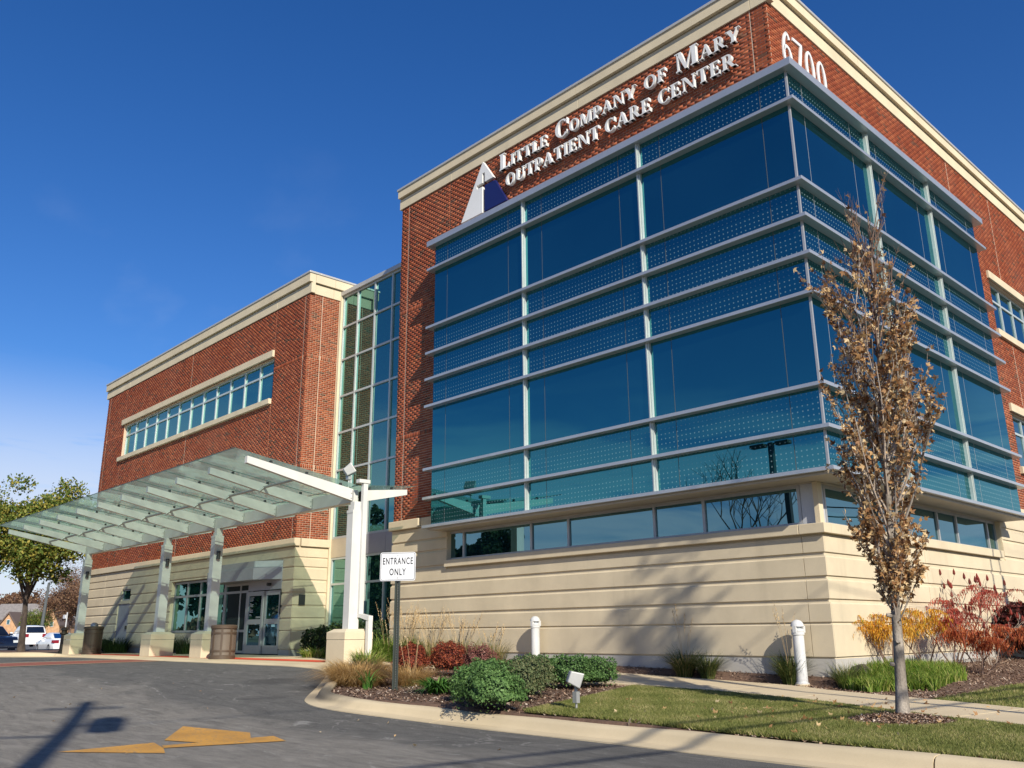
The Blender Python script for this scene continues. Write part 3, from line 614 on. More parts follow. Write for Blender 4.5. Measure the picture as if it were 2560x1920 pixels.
# --- glass corner box
FZ = [(11.57, 0.16), (10.75, 0.07), (9.06, 0.07), (8.33, 0.07), (7.60, 0.07), (6.862, 0.07), (5.186, 0.07), (4.435, 0.07), (3.717, 0.07)]
for i, (z, t) in enumerate(FZ):
    mb = MB(); e = 0.0 if i else 0.02
    poly = [(-10.37 - e, -0.004), (-10.37 - e, -0.68), (0.68 + e, -0.68), (0.68 + e, 9.3), (0.004, 9.3), (0.004, -0.004)]
    mb.prism(poly, lambda x, y: (x, y, z - t), lambda x, y: (x, y, z)); obj('sunshade_fin', mb, 'fin_aluminium', B, bevel=0.006)
    mbj = MB()
for z, t in FZ:
    pass
mb = MB(); mb.prism([(-10.25, -0.03), (-10.25, -0.58), (0.58, -0.58), (0.58, 9.2), (0.03, 9.2), (0.03, -0.03)], lambda x, y: (x, y, 3.60), lambda x, y: (x, y, 3.645))
mb.box(-10.2, -0.02, -0.06, 0.30, 3.60, 3.70); mb.box(-0.30, 0.06, 0.3, 9.0, 3.60, 3.70); obj('soffit', mb, 'soffit_panel', B)
mb = MB()
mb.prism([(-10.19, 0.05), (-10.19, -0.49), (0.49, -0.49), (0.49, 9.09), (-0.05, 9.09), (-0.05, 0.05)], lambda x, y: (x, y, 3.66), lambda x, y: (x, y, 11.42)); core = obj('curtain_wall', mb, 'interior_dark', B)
MA_ = [-10.2, -6.69, -3.075, 0.51]; MBy = [-0.51, 2.74, 5.945, 9.1]
TA = [-9.67, -7.27, -6.09, -3.67, -2.52, -0.08]; TB = [0.06, 2.06, 3.27, 5.29, 6.56, 8.55]
for bi in range(8):
    zb = FZ[bi + 1][0]; zt = FZ[bi][0] - FZ[bi][1]; mat = 'vision_glass' if bi in (1, 5) else 'frit_glass'
    for P, ms, ts in ((PA(-0.49), MA_, TA), (PB(0.49), MBy, TB)):
        us = sorted(ms + ts)
        for a, b in zip(us[:-1], us[1:]):
            mb = MB(); g0 = 0.007 if a in ts else 0.0; g1 = 0.007 if b in ts else 0.0
            if abs(b - 0.51) < 1e-6: g1 = 0.0
            bp(mb, P, a + g0, b - g1, 0.0, 0.02, zb + 0.001, zt - 0.001); obj('glass_pane', mb, mat, core)
        for m in ts:
            mb = MB(); bp(mb, P, m - 0.005, m + 0.005, 0.003, 0.0215, zb + 0.001, zt - 0.001); obj('glazing_joint', mb, 'frame_aluminium' if P.p(0, 0, 0)[0] > 0.1 else 'joint_grey', core)  # paler strips on the sunlit side: the light is put into the colour
        for m in ms[1:-1]:
            mb = MB(); bp(mb, P, m - 0.045, m + 0.045, 0.02, 0.085, zb + 0.001, zt - 0.001); bp(mb, P, m - 0.012, m + 0.012, 0.085, 0.11, zb + 0.001, zt - 0.001); obj('mullion', mb, 'mullion_aluminium', core)
    mb = MB(); mb.box(0.485, 0.525, -0.525, -0.485, zb + 0.001, zt - 0.001); obj('mullion', mb, 'frame_aluminium', core)
    mb = MB(); mb.box(-10.21, -10.19, -0.50, -0.002, zb + 0.001, zt - 0.001); mb.box(-0.002 + 0.004, 0.48, 9.09, 9.11, zb + 0.001, zt - 0.001); obj('glass_pane', mb, mat, core)

# --- precast base
ROW_LO = [(0.66, 1.20), (1.225, 1.545), (1.605, 1.93), (1.99, 2.32), (2.385, 2.66)]
ROW_HI = [(0.66, 1.20), (1.225, 1.545), (1.605, 1.93), (1.99, 2.32), (2.385, 2.72), (2.775, 3.13), (3.175, 3.42), (3.475, 3.785)]
def rows(P, u0, u1, R_, d, joints=(), holes=()):
    us = [u0] + [j for j in joints if u0 < j < u1] + [u1]
    for a, b in zip(us[:-1], us[1:]):
        for (z0, z1) in R_:
            for (p, q, r, s) in cut((a, b, z0, z1), holes):
                g0 = 0.006 if p != u0 else 0; g1 = 0.006 if q != u1 else 0
                mb = MB(); ch = 0.026 if s in (1.545, 1.93, 2.32, 1.20, 2.72, 3.13) else 0.006
                sec = [(0.0, r), (d - 0.004, r), (d, r + 0.004), (d, s - ch), (d - min(ch, d - 0.002), s), (0.0, s)]
                mb.prism(sec, lambda dd, zz: P.p(p + g0, dd, zz), lambda dd, zz: P.p(q - g1, dd, zz)); obj('precast_panel', mb, 'precast', B)
def wallback(P, rect, holes, th=0.15): skin('base_wall', P, rect, holes, th, 'precast')
def found(P, u0, u1, d, holes=(), z0=0.0):
    mb = MB()
    for (a, b, c, e) in cut((u0, u1, z0, 0.63), holes): bp(mb, P, a, b, -0.1, d, c, e)
    obj('foundation', mb, 'foundation', B)
rib = [(-10.15, -0.09, 2.872, 3.65)]
wallback(A0, (-12.5, 0.0, 0.0, 4.055), rib); wallback(B0, (0.15, YB, 0.0, 4.055), [(0.15, 8.98, 2.872, 3.65)])
found(A0, -12.45, 0.015, 0.015); found(B0, 0.1005, YB, 0.015)
rows(A0, -10.15, 0.03, ROW_LO, 0.03, (-0.37,)); rows(A0, -12.52, -10.15, ROW_HI, 0.03, (-10.9999,)[:0])
rows(B0, 0.005, 9.0, ROW_LO, 0.03, (4.2,)); rows(B0, 9.0, YB, ROW_HI, 0.03, (13.5, 18.5))
for P, a, b, js in ((A0, -10.15, 0.12, (-0.37,)), (B0, 0.1405, 8.68, (4.2,))):
    us = [a] + list(js) + [b]
    for p, q in zip(us[:-1], us[1:]):
        mb = MB(); bp(mb, P, p + 0.003, q - 0.003, -0.14, 0.12, 2.70, 2.872); obj('window_ledge', mb, 'precast', B, bevel=0.01)
mb = MB(); bp(mb, A0, -12.60, -11.26, -0.1, 0.11, 3.80, 4.05); obj('base_cap', mb, 'precast', B, bevel=0.02)
mb = MB(); bp(mb, A0, -11.25, -10.2, -0.1, 0.03, 3.80, 4.05); obj('base_cap', mb, 'precast', B, bevel=0.006)
mb = MB(); bp(mb, B0, 9.11, YB, -0.1, 0.09, 3.80, 4.05); obj('base_cap', mb, 'precast', B, bevel=0.012)
mb = MB(); bp(mb, B0, 8.985, 9.11, -0.1, 0.02, 2.86, 3.6); obj('precast_panel', mb, 'precast', B)
# ribbon windows under the glass box
def window_run(P, us, z0, z1, rails, d, fw, mat, fmat, name='window', panes=None, depth=0.07, top=None):
    fr = MB()
    for u in us: bp(fr, P, u - fw / 2, u + fw / 2, d - depth, d, z0, z1)
    zs = [z0 + fw / 2] + sorted(rails) + [z1 - fw / 2]
    for z in zs:
        for a, b in zip(us[:-1], us[1:]): bp(fr, P, a + fw / 2, b - fw / 2, d - depth + 0.001, d - 0.004, z - fw / 2, z + fw / 2)
    w = obj(name, fr, fmat, B)
    for a, b in zip(us[:-1], us[1:]):
        for c, e in zip(zs[:-1], zs[1:]):
            mb = MB(); bp(mb, P, a + fw / 2 - 0.003, b - fw / 2 + 0.003, d - depth * 0.75, d - depth * 0.55, c + fw / 2 - 0.003, e - fw / 2 + 0.003); obj('pane', mb, mat, w)
    return w
window_run(PA(0.10), [-10.2, -9.62, -7.2, -6.02, -3.63, -2.43, -0.41], 2.87, 3.60, [], 0.02, 0.06, 'window_glass', 'frame_aluminium', 'ribbon_window')
window_run(PB(-0.10), [0.41, 2.60, 3.75, 5.45, 6.52, 8.44, 9.0], 2.87, 3.60, [], 0.02, 0.06, 'window_glass', 'frame_aluminium', 'ribbon_window')
mb = MB(); mb.box(-0.375, -0.085, 0.085, 0.375, 2.872, 3.60); obj('corner_post', mb, 'post_cladding', B, bevel=0.004)
# side windows with lintels and sills
for z0, z1 in ((9.15, 10.65), (5.25, 6.75)):
    window_run(PB(-0.10), [11.48 + 1.028 * k for k in range(7)], z0, z1, [z1 - 0.5], 0.0, 0.06, 'window_glass', 'mullion_aluminium', 'side_window')
    mb = MB(); bp(mb, B0, 11.33, 17.8, -0.1, 0.07, z1 + 0.02, z1 + 0.25); obj('lintel', mb, 'precast', B, bevel=0.008)
    mb = MB(); bp(mb, B0, 11.33, 17.8, -0.1, 0.09, z0 - 0.2, z0 - 0.005); obj('sill', mb, 'precast', B, bevel=0.008)
# wing: long window
window_run(PA(0.12), [-34.17 + (34.17 - 20.03) / 12 * k for k in range(13)], 9.11, 10.62, [10.12], 0.02, 0.07, 'link_glass', 'mullion_aluminium', 'long_window', depth=0.09)
mb = MB(); bp(mb, A0, -34.4, -20.01, -0.1, 0.09, 10.65, 10.90); obj('lintel', mb, 'precast', B, bevel=0.01)
for a, b in ((-34.4, -27.04), (-27.04, -20.01)):
    mb = MB(); bp(mb, A0, a + 0.003, b - 0.003, -0.1, 0.12, 8.91, 9.10); obj('sill', mb, 'precast', B, bevel=0.01)
# wing base with shopfront glazing, vestibule, small window and service door
hV = [(-26.95, -22.62, 1.17, 3.08), (-22.62, -18.42, 0.2, 3.42), (-32.1, -31.1, 2.53, 3.0), (-32.42, -31.12, 0.2, 2.40)]
wallback(A0, (-36.75, -17.75, 0.0, 4.055), hV)
found(A0, -36.7, -17.78, 0.015, hV); rows(A0, -36.78, -17.72, ROW_HI, 0.03, (-34.2, -27.04), hV)
mb = MB(); bp(mb, A0, -36.85, -17.64, -0.1, 0.11, 3.80, 4.05); obj('base_cap', mb, 'precast', B, bevel=0.02)
mb = MB(); bp(mb, WS, 0.15, 1.20, -0.1, 0.11, 3.80, 4.05); obj('base_cap', mb, 'precast', B, bevel=0.01)
wallback(WS, (0.15, 1.3, 0.0, 4.055), []); found(WS, 0.01, 1.2, 0.015); rows(WS, 0.004, 1.18, ROW_HI, 0.03)
window_run(PA(0.10), [-26.92, -25.77, -24.63, -23.6, -22.65], 1.19, 3.06, [2.51], 0.0, 0.08, 'link_glass', 'frame_aluminium', 'shopfront_window')
window_run(PA(0.10), [-22.58, -21.45, -20.62], 0.50, 2.80, [1.22, 2.51], 0.0, 0.08, 'link_glass', 'frame_aluminium', 'shopfront_window')
window_run(PA(0.02), [-32.08, -31.12], 2.54, 2.99, [], 0.0, 0.05, 'link_glass', 'frame_aluminium', 'small_window')
mb = MB(); bp(mb, A0, -32.42, -31.12, -0.08, -0.02, 0.45, 2.40); sdr = obj('service_door', mb, 'grey_panel', B)
mb = MB(); bp(mb, A0, -31.30, -31.24, -0.02, 0.05, 1.35, 1.50); obj('handle', mb, 'dark_metal', sdr)
# metal-clad canopy over the entrance: straight front then an angled face back to the wall
mb = MB(); vp = [(-22.6, 0.12), (-22.6, -0.10), (-21.2, -0.62), (-19.25, -0.62), (-18.42, -0.02), (-18.42, 0.12)]
vp = [(-22.6, 0.12), (-22.6, -0.62), (-19.25, -0.62), (-18.42, -0.035), (-18.42, 0.12)]
mb.prism(vp, lambda x, y: (x, y, 2.80), lambda x, y: (x, y, 3.18)); obj('entrance_fascia', mb, 'grey_panel', B, bevel=0.006)
mb = MB(); mb.prism([(-22.55, 0.1), (-22.55, -0.56), (-19.3, -0.56), (-18.45, 0.0), (-18.45, 0.1)], lambda x, y: (x, y, 3.185), lambda x, y: (x, y, 3.40)); obj('transom_band', mb, 'frame_aluminium', B)
mb = MB(); mb.prism([(-19.3, -0.572), (-18.5, -0.012), (-18.45, -0.0), (-19.25, -0.56)], lambda x, y: (x, y, 3.20), lambda x, y: (x, y, 3.385)); obj('transom_window', mb, 'mullion_aluminium', B)
def door_leaf(x0, x1, y):
    P = PA(y); f = MB(); w = 0.11
    bp(f, P, x0, x0 + w, 0, 0.05, 0.50, 2.47); bp(f, P, x1 - w, x1, 0, 0.05, 0.50, 2.47)
    for a, b in ((0.50, 0.76), (1.42, 1.58), (2.33, 2.47)): bp(f, P, x0 + w, x1 - w, 0.001, 0.049, a, b)
    d = obj('entrance_door', f, 'frame_aluminium', B)
    for a, b in ((0.76, 1.42), (1.58, 2.33)):
        mb = MB(); bp(mb, P, x0 + w - 0.004, x1 - w + 0.004, 0.018, 0.026, a - 0.004, b + 0.004); obj('pane', mb, 'window_glass', d)
    return d
d1 = door_leaf(-20.58, -19.50, -0.02); d2 = door_leaf(-19.50, -18.46, 0.04)
mb = MB()      # white notice lettering on the left leaf
for r_, (a, b) in enumerate([(0.0, 0.28), (0.0, 0.22), (0.0, 0.25), (0.0, 0.2), None or (0, 0), (0.0, 0.1), (0.0, 0.25), (0.0, 0.22), (0.0, 0.26), (0, 0), (0.0, 0.13), (0.0, 0.25), (0.0, 0.22), (0.0, 0.25), (0, 0), (0.0, 0.14), (0.0, 0.17)]):
    if b > 0: bp(mb, PA(-0.02), -20.43, -20.43 + b, 0.0275, 0.0285, 2.27 - r_ * 0.036, 2.282 - r_ * 0.036)
for zz in (1.65, 1.62): bp(mb, PA(-0.02), -19.97, -19.64, 0.0275, 0.0285, zz, zz + 0.012)
obj('door_notice', mb, 'sign_white', d1)
mb = MB(); bp(mb, PA(0.04), -20.62, -18.42, 0.0, 0.08, 2.50, 2.80); bp(mb, PA(0.04), -20.72, -20.60, 0, 0.09, 0.5, 2.5); obj('door_frame', mb, 'grey_panel', B)
mb = MB(); bp(mb, PA(-0.0), -18.44, -18.40, 0.0, 0.05, 1.7, 2.46); bp(mb, PA(0.0), -19.1, -18.46, 0.0, 0.06, 2.475, 2.50); obj('door_track', mb, 'dark_metal', B)
mb = MB(); mb.tube([(-19.05, -0.08, 2.66), (-19.05, -0.20, 2.66)], 0.055, 12); obj('door_sensor', mb, 'dark_metal', B)
dark(-22.4, -18.6, 0.12, 0.16, 0.45, 2.8)
mb = MB(); bp(mb, WS, 0.20, 0.42, 0.03, 0.05, 1.98, 2.30); obj('wall_plaque', mb, 'dark_metal', B)

# --- recessed glazed link
YL = 1.28
PLk = PA(YL)
xs = [-17.62, -16.73, -15.70, -14.70, -13.65, -12.52]
window_run(PLk, xs, 4.08, 12.60, [11.42, 10.22, 8.91, 7.63, 6.34, 5.20], 0.02, 0.065, 'link_glass', 'mullion_aluminium', 'link_curtain_wall', depth=0.10)
window_run(PLk, xs, 1.20, 3.47, [2.63], 0.02, 0.065, 'link_glass', 'mullion_aluminium', 'link_curtain_wall', depth=0.10)
mb = MB(); bp(mb, PLk, -17.75, -17.655, -0.1, 0.10, 1.2, 12.60); obj('link_jamb', mb, 'cornice_stone', B)
mb = MB(); bp(mb, PLk, -17.75, -15.72, -0.1, 0.03, 3.475, 4.075); obj('spandrel_panel', mb, 'precast', B)
for a, b in ((-15.715, -14.62), (-14.61, -12.5)):
    mb = MB(); bp(mb, PLk, a, b, -0.1, 0.035, 3.475, 4.075); obj('spandrel_panel', mb, 'grey_panel', B)
mb = MB(); bp(mb, PLk, -17.75, -12.5, -1.0, 0.10, 12.605, 12.76); obj('coping', mb, 'coping_metal', B, bevel=0.01)
mb = MB(); bp(mb, PLk, -17.75, -12.5, -0.15, 0.0, 0.2, 1.195); obj('base_wall', mb, 'precast', B)
dark(-17.9, -12.4, YL + 0.09, 6, 0.3, 12.5)

# ------------------------------------------------------------------ lettering
SER = 0.055
def ring(cx, cz, ro, rz, wi, wz, a0, a1, n=26):
    o = []; i = []
    for k in range(n + 1):
        a = R(a0 + (a1 - a0) * k / n); o.append((cx + ro * math.cos(a), cz + rz * math.sin(a))); i.append((cx + (ro - wi) * math.cos(a), cz + (rz - wz) * math.sin(a)))
    return [[o[k], o[k + 1], i[k + 1], i[k]] for k in range(n)]
def rc(x0, x1, z0, z1): return [(x0, z0), (x1, z0), (x1, z1), (x0, z1)]
def st(x, w, z0=0.0, z1=1.0, bot=True, top=True, e=0.07):
    o = [rc(x, x + w, z0, z1)]
    if bot: o.append([(x - e, z0), (x + w + e, z0), (x + w + e, z0 + SER * 0.7), (x + w, z0 + SER * 1.6), (x, z0 + SER * 1.6), (x - e, z0 + SER * 0.7)])
    if top: o.append([(x - e, z1), (x - e, z1 - SER * 0.7), (x, z1 - SER * 1.6), (x + w, z1 - SER * 1.6), (x + w + e, z1 - SER * 0.7), (x + w + e, z1)])
    return o
def dg(x0, z0, x1, z1, w): return [(x0, z0), (x0 + w, z0), (x1 + w, z1), (x1, z1)]
def sf(x0, x1, z0, z1): return rc(x0, x1, z0, z1)
G = {
 'I': (0.36, st(0.09, 0.19)), 'L': (0.66, st(0.08, 0.19) + [rc(0.2, 0.6, 0, 0.075), [(0.52, 0), (0.62, 0), (0.66, 0.27), (0.615, 0.27)]]),
 'T': (0.74, st(0.275, 0.19, top=False) + [rc(0.03, 0.71, 0.925, 1.0), [(0.0, 0.75), (0.045, 0.75), (0.12, 0.95), (0.02, 1.0)], [(0.695, 0.75), (0.74, 0.75), (0.72, 1.0), (0.62, 0.95)]]),
 'E': (0.68, st(0.08, 0.19) + [rc(0.2, 0.58, 0, 0.075), [(0.50, 0), (0.60, 0), (0.64, 0.25), (0.60, 0.25)], rc(0.2, 0.56, 0.925, 1.0), [(0.50, 0.94), (0.54, 0.76), (0.58, 0.76), (0.58, 1.0)], rc(0.2, 0.46, 0.48, 0.55), rc(0.43, 0.475, 0.39, 0.64)]),
 'F': (0.62, st(0.08, 0.19) + [rc(0.2, 0.56, 0.925, 1.0), [(0.50, 0.94), (0.54, 0.74), (0.58, 0.74), (0.58, 1.0)], rc(0.2, 0.45, 0.47, 0.54), rc(0.42, 0.465, 0.38, 0.63)]),
 'O': (0.88, ring(0.44, 0.5, 0.42, 0.52, 0.18, 0.06, 0, 360, 34)),
 'C': (0.80, ring(0.44, 0.5, 0.42, 0.52, 0.18, 0.06, 42, 318, 30) + [[(0.70, 0.66), (0.75, 0.66), (0.75, 1.0), (0.70, 0.92)], [(0.70, 0.08), (0.75, 0.16), (0.74, 0.30), (0.70, 0.30)]]),
 'U': (0.84, st(0.09, 0.18, 0.3, 1.0, bot=False) + st(0.66, 0.075, 0.3, 1.0, bot=False) + ring(0.4125, 0.31, 0.3225, 0.33, 0.13, 0.075, 180, 360, 16)),
 'P': (0.68, st(0.08, 0.19) + [rc(0.2, 0.36, 0.935, 1.0), rc(0.2, 0.36, 0.41, 0.475)] + ring(0.35, 0.705, 0.28, 0.295, 0.17, 0.065, -90, 90, 16)),
 'R': (0.80, st(0.08, 0.19) + [rc(0.2, 0.36, 0.935, 1.0), rc(0.2, 0.36, 0.45, 0.515)] + ring(0.34, 0.725, 0.26, 0.275, 0.16, 0.065, -90, 90, 16) + [dg(0.58, 0.0, 0.30, 0.48, 0.20), sf(0.58, 0.84, 0, 0.05)]),
 'A': (0.90, [dg(0.08, 0.0, 0.42, 1.0, 0.075), [(0.62, 0.0), (0.84, 0.0), (0.50, 1.0), (0.36, 1.0)], rc(0.22, 0.66, 0.30, 0.37), sf(-0.02, 0.24, 0, 0.05), sf(0.56, 0.92, 0, 0.05)]),
 'N': (0.90, st(0.09, 0.075, top=False) + st(0.73, 0.075, bot=False) + [[(0.08, 1.0), (0.28, 1.0), (0.805, 0.0), (0.68, 0.0)], sf(0.0, 0.16, 0.95, 1.0)]),
 'M': (1.08, st(0.10, 0.075, top=False) + st(0.80, 0.19) + [[(0.10, 1.0), (0.30, 1.0), (0.58, 0.0), (0.46, 0.0)], [(0.46, 0.0), (0.54, 0.0), (0.86, 1.0), (0.80, 1.0)], sf(0.0, 0.2, 0.95, 1.0)]),
 'Y': (0.82, st(0.32, 0.19, 0.0, 0.46, top=False) + [[(0.32, 0.40), (0.51, 0.46), (0.24, 1.0), (0.03, 1.0)], [(0.43, 0.42), (0.51, 0.42), (0.78, 1.0), (0.70, 1.0)], sf(-0.05, 0.31, 0.95, 1.0), sf(0.60, 0.87, 0.95, 1.0)]),
}
SIGN = thing('wall_lettering', (-4.3, -0.02, 12.9), 'white raised serif letters reading LITTLE COMPANY OF MARY OUTPATIENT CARE CENTER on the brick', 'sign')
def word(txt, x0, x1, z, hs):
    adv = [G[c][0] * h for c, h in zip(txt, hs)]; tot = sum(adv) + 0.07 * sum(hs[:-1]); sx = (x1 - x0) / tot; x = x0
    for c, h, a in zip(txt, hs, adv):
        mb = MB()
        for i, poly in enumerate(G[c][1]):
            pl = [(x + px * h * sx, z + pz * h) for px, pz in poly]
            A_ = sum(pl[k][0] * pl[(k + 1) % len(pl)][1] - pl[(k + 1) % len(pl)][0] * pl[k][1] for k in range(len(pl)))
            if A_ < 0: pl = pl[::-1]
            e = 0.0004 * (i % 5)
            mb.prism(pl, lambda u, w: (u, -0.15 - e, w), lambda u, w: (u, -0.06 + e, w))
        obj('letter', mb, 'letter_white', SIGN); x += (a + 0.07 * h) * sx
BIG, SM, L2 = 0.475, 0.315, 0.34
word('LITTLE', -7.98, -6.19, 12.97, [BIG] + [SM] * 5); word('COMPANY', -5.91, -3.36, 12.97, [BIG] + [SM] * 6); word('OF', -3.10, -2.47, 12.98, [SM] * 2); word('MARY', -2.22, -0.60, 12.97, [BIG] + [SM] * 3)
word('OUTPATIENT', -7.74, -4.48, 12.41, [L2] * 10); word('CARE', -4.30, -2.94, 12.41, [L2] * 4); word('CENTER', -2.74, -0.74, 12.41, [L2] * 6)
LOGO = thing('wall_logo', (-8.65, -0.02, 12.8), 'white and navy triangular emblem with a cross cut out, left of the letters', 'logo')
def ext(poly, mat, name, d0=0.05, d1=0.14):
    mb = MB(); mb.prism(poly, lambda u, w: (u, -d1, w), lambda u, w: (u, -d0, w)); obj(name, mb, mat, LOGO)
ext([(-9.55, 12.02), (-8.67, 12.02), (-8.67, 12.80), (-8.90, 12.80), (-8.90, 12.91), (-8.67, 12.91), (-8.67, 13.20), (-8.57, 13.20), (-8.57, 12.91), (-8.22, 12.91), (-8.65, 13.55)], 'letter_white', 'white_plate')
ext([(-8.57, 12.02), (-7.70, 12.02), (-8.17, 12.80), (-8.57, 12.80)], 'logo_blue', 'navy_plate')
# sans lettering from Blender's built-in face, turned into meshes
def textmesh(s, size, ext_, off=0.0):
    cu = bpy.data.curves.new('txt', 'FONT'); cu.body = s; cu.size = size; cu.extrude = ext_; cu.align_x = 'CENTER'; cu.offset = off; cu.space_character = 1.2; cu.resolution_u = 6
    o = bpy.data.objects.new('txt', cu); COL.objects.link(o); bpy.context.view_layer.update(); me = bpy.data.meshes.new_from_object(o.evaluated_get(bpy.context.evaluated_depsgraph_get()))
    bpy.data.objects.remove(o); bpy.data.curves.remove(cu)
    v = np.array([x.co[:] for x in me.vertices]); return me, v
def place_text(name, s, mat, parent, cx, cz, w, h, mapf, th=0.01):
    me, v = textmesh(s, 1.0, 0.5, 0.015); lo = v.min(0); hi = v.max(0)
    me.materials.clear(); me.materials.append(M[mat])
    for x in me.vertices:
        u = (x.co.x - (lo[0] + hi[0]) / 2) / (hi[0] - lo[0]) * w + cx; z = (x.co.y - (lo[1] + hi[1]) / 2) / (hi[1] - lo[1]) * h + cz; d = (x.co.z + 0.5) * th
        x.co = mapf(u, d, z)
    return link(name, me, parent)
NUM = thing('house_number', (0.02, 1.4, 12.8), 'tall thin white numerals 6700 on the sunlit brick above the glass box', 'sign')
w6 = 0.21
DG = {'0': ring(0.5, 0.5, 0.5, 0.5, w6 * 1.1, 0.085, 0, 360, 36), '7': [rc(0.0, 1.0, 0.915, 1.0), [(0.26, 0.0), (0.50, 0.0), (1.0, 0.915), (0.77, 0.915)]],
      '6': ring(0.5, 0.31, 0.5, 0.31, w6 * 1.1, 0.08, 0, 360, 30) + ring(0.64, 0.31, 0.64, 0.69, w6 * 1.15, 0.085, 98, 180, 14) + ring(0.55, 0.72, 0.40, 0.28, w6, 0.08, 25, 98, 8)}
for ch, a, b in (('6', 0.46, 0.84), ('7', 0.93, 1.33), ('0', 1.43, 1.82), ('0', 1.94, 2.34)):
    mb = MB()
    for i, poly in enumerate(DG[ch]):
        e = 0.0003 * (i % 3); mb.prism([(a + px * (b - a), 12.33 + pz * 0.88) for px, pz in poly], lambda u, z: (0.012, u, z), lambda u, z: (0.040 + e, u, z))
    obj('numeral', mb, 'letter_white', NUM)

# ------------------------------------------------------------------ glass canopy
CN = thing('entrance_canopy', (-19.8, -2.5, 0.45), 'long butterfly-shaped canopy of green glass on white steel columns along the entrance drive', 'canopy')
YC = -2.506; ZB0, ZB1 = 4.194, 4.458
RX = [-10.66 - 1.860 * k for k in range(11)]
mb = MB(); mb.box(RX[-1] - 0.06, RX[0] - 0.02, YC - 0.10, YC + 0.10, ZB0 - 0.03, ZB1 + 0.02); obj('main_beam', mb, 'white_steel', CN, bevel=0.008)
for i, x in enumerate(RX):
    w = 0.055 if i else 0.06
    for sg, tip, zt, zb_ in ((-1, -5.414, 4.94, 4.785), (1, -0.981, 4.633, 4.50)):
        y0 = YC + sg * 0.10; zr0, zr1 = ZB0 + 0.0, ZB1 + 0.0
        if i == 0 and sg == 1: y0 = YC + 0.16
        mb = MB(); mb.prism([(y0, zr0), (tip, zb_), (tip, zt), (y0, zr1 + 0.02)], lambda y, z: (x - w, y, z), lambda y, z: (x + w, y, z)); r_ = obj('rafter', mb, 'white_steel', CN)
        mb = MB(); mb.box(x - w - 0.03, x + w + 0.03, min(y0, y0 + sg * 0.02), max(y0, y0 + sg * 0.02), zr0 + 0.01, zr1 - 0.01)
        for zz in (0.06, 0.18): mb.tube([(x + w + 0.012, y0 + sg * 0.05, zr0 + zz), (x + w - 0.01, y0 + sg * 0.05, zr0 + zz)], 0.014, 6)
        obj('bracket', mb, 'galvanised', r_)
        n = 3 if sg < 0 else 2
        for k in range(n):
            mb = MB(); f = (k + 0.35) / n; yy = y0 + (tip - y0) * f; zz = zr1 + 0.02 + (zt - zr1 - 0.02) * f; mb.box(x - 0.035, x + 0.035, yy - 0.022, yy + 0.022, zz - 0.01, zz + 0.07); obj('glass_clamp', mb, 'dark_metal', r_)
GX = [RX[0] + 0.10] + [0.5 * (a + b) for a, b in zip(RX[:-1], RX[1:])] + [RX[-1] - 0.10]
GX = [RX[0] + 0.12] + [x - 0.0 for x in RX[1:-1]] + [RX[-1] - 0.12]
def gz(y): return 4.578 + (YC - y) * (5.072 - 4.578) / (YC + 5.743) if y < YC else 4.578 + (y - YC) * (4.754 - 4.578) / (-0.663 - YC)
for a, b in zip(GX[:-1], GX[1:]):
    for y0, y1 in ((-5.743, YC - 0.02), (YC + 0.02, -0.663)):
        mb = MB(); z0, z1 = gz(y0), gz(y1); t = 0.016
        vs = [(a - 0.008, y0, z0), (b + 0.008, y0, z0), (b + 0.008, y1, z1), (a - 0.008, y1, z1)]
        mb.add(vs, [(0, 1, 2, 3)]); g = obj('glass_sheet', mb, 'canopy_glass', CN)
        mb = MB(); mb.tube([(a - 0.008, y0, z0), (b + 0.008, y0, z0)], 0.010, 4); mb.tube([(b + 0.008, y0, z0 + 0.002), (b + 0.008, y1, z1 + 0.002)], 0.012, 4); obj('edge', mb, 'glass_edge', g)
mb = MB()
mb.tube([(RX[0] - 0.05, -3.987, 4.61), (RX[-1] + 0.1, -3.987, 4.58)], 0.035, 8); obj('cross_pipe', mb, 'galvanised', CN)
for x in RX[1:-1]:
    mb = MB(); mb.tube([(x + 0.075, -3.987, 4.61), (x + 0.075, -4.12, 4.50), (x + 0.05, -4.1, 4.45)], 0.02, 6); obj('pipe_hanger', mb, 'galvanised', CN)
COLX = [-10.506, -17.803, -21.468, -28.963]
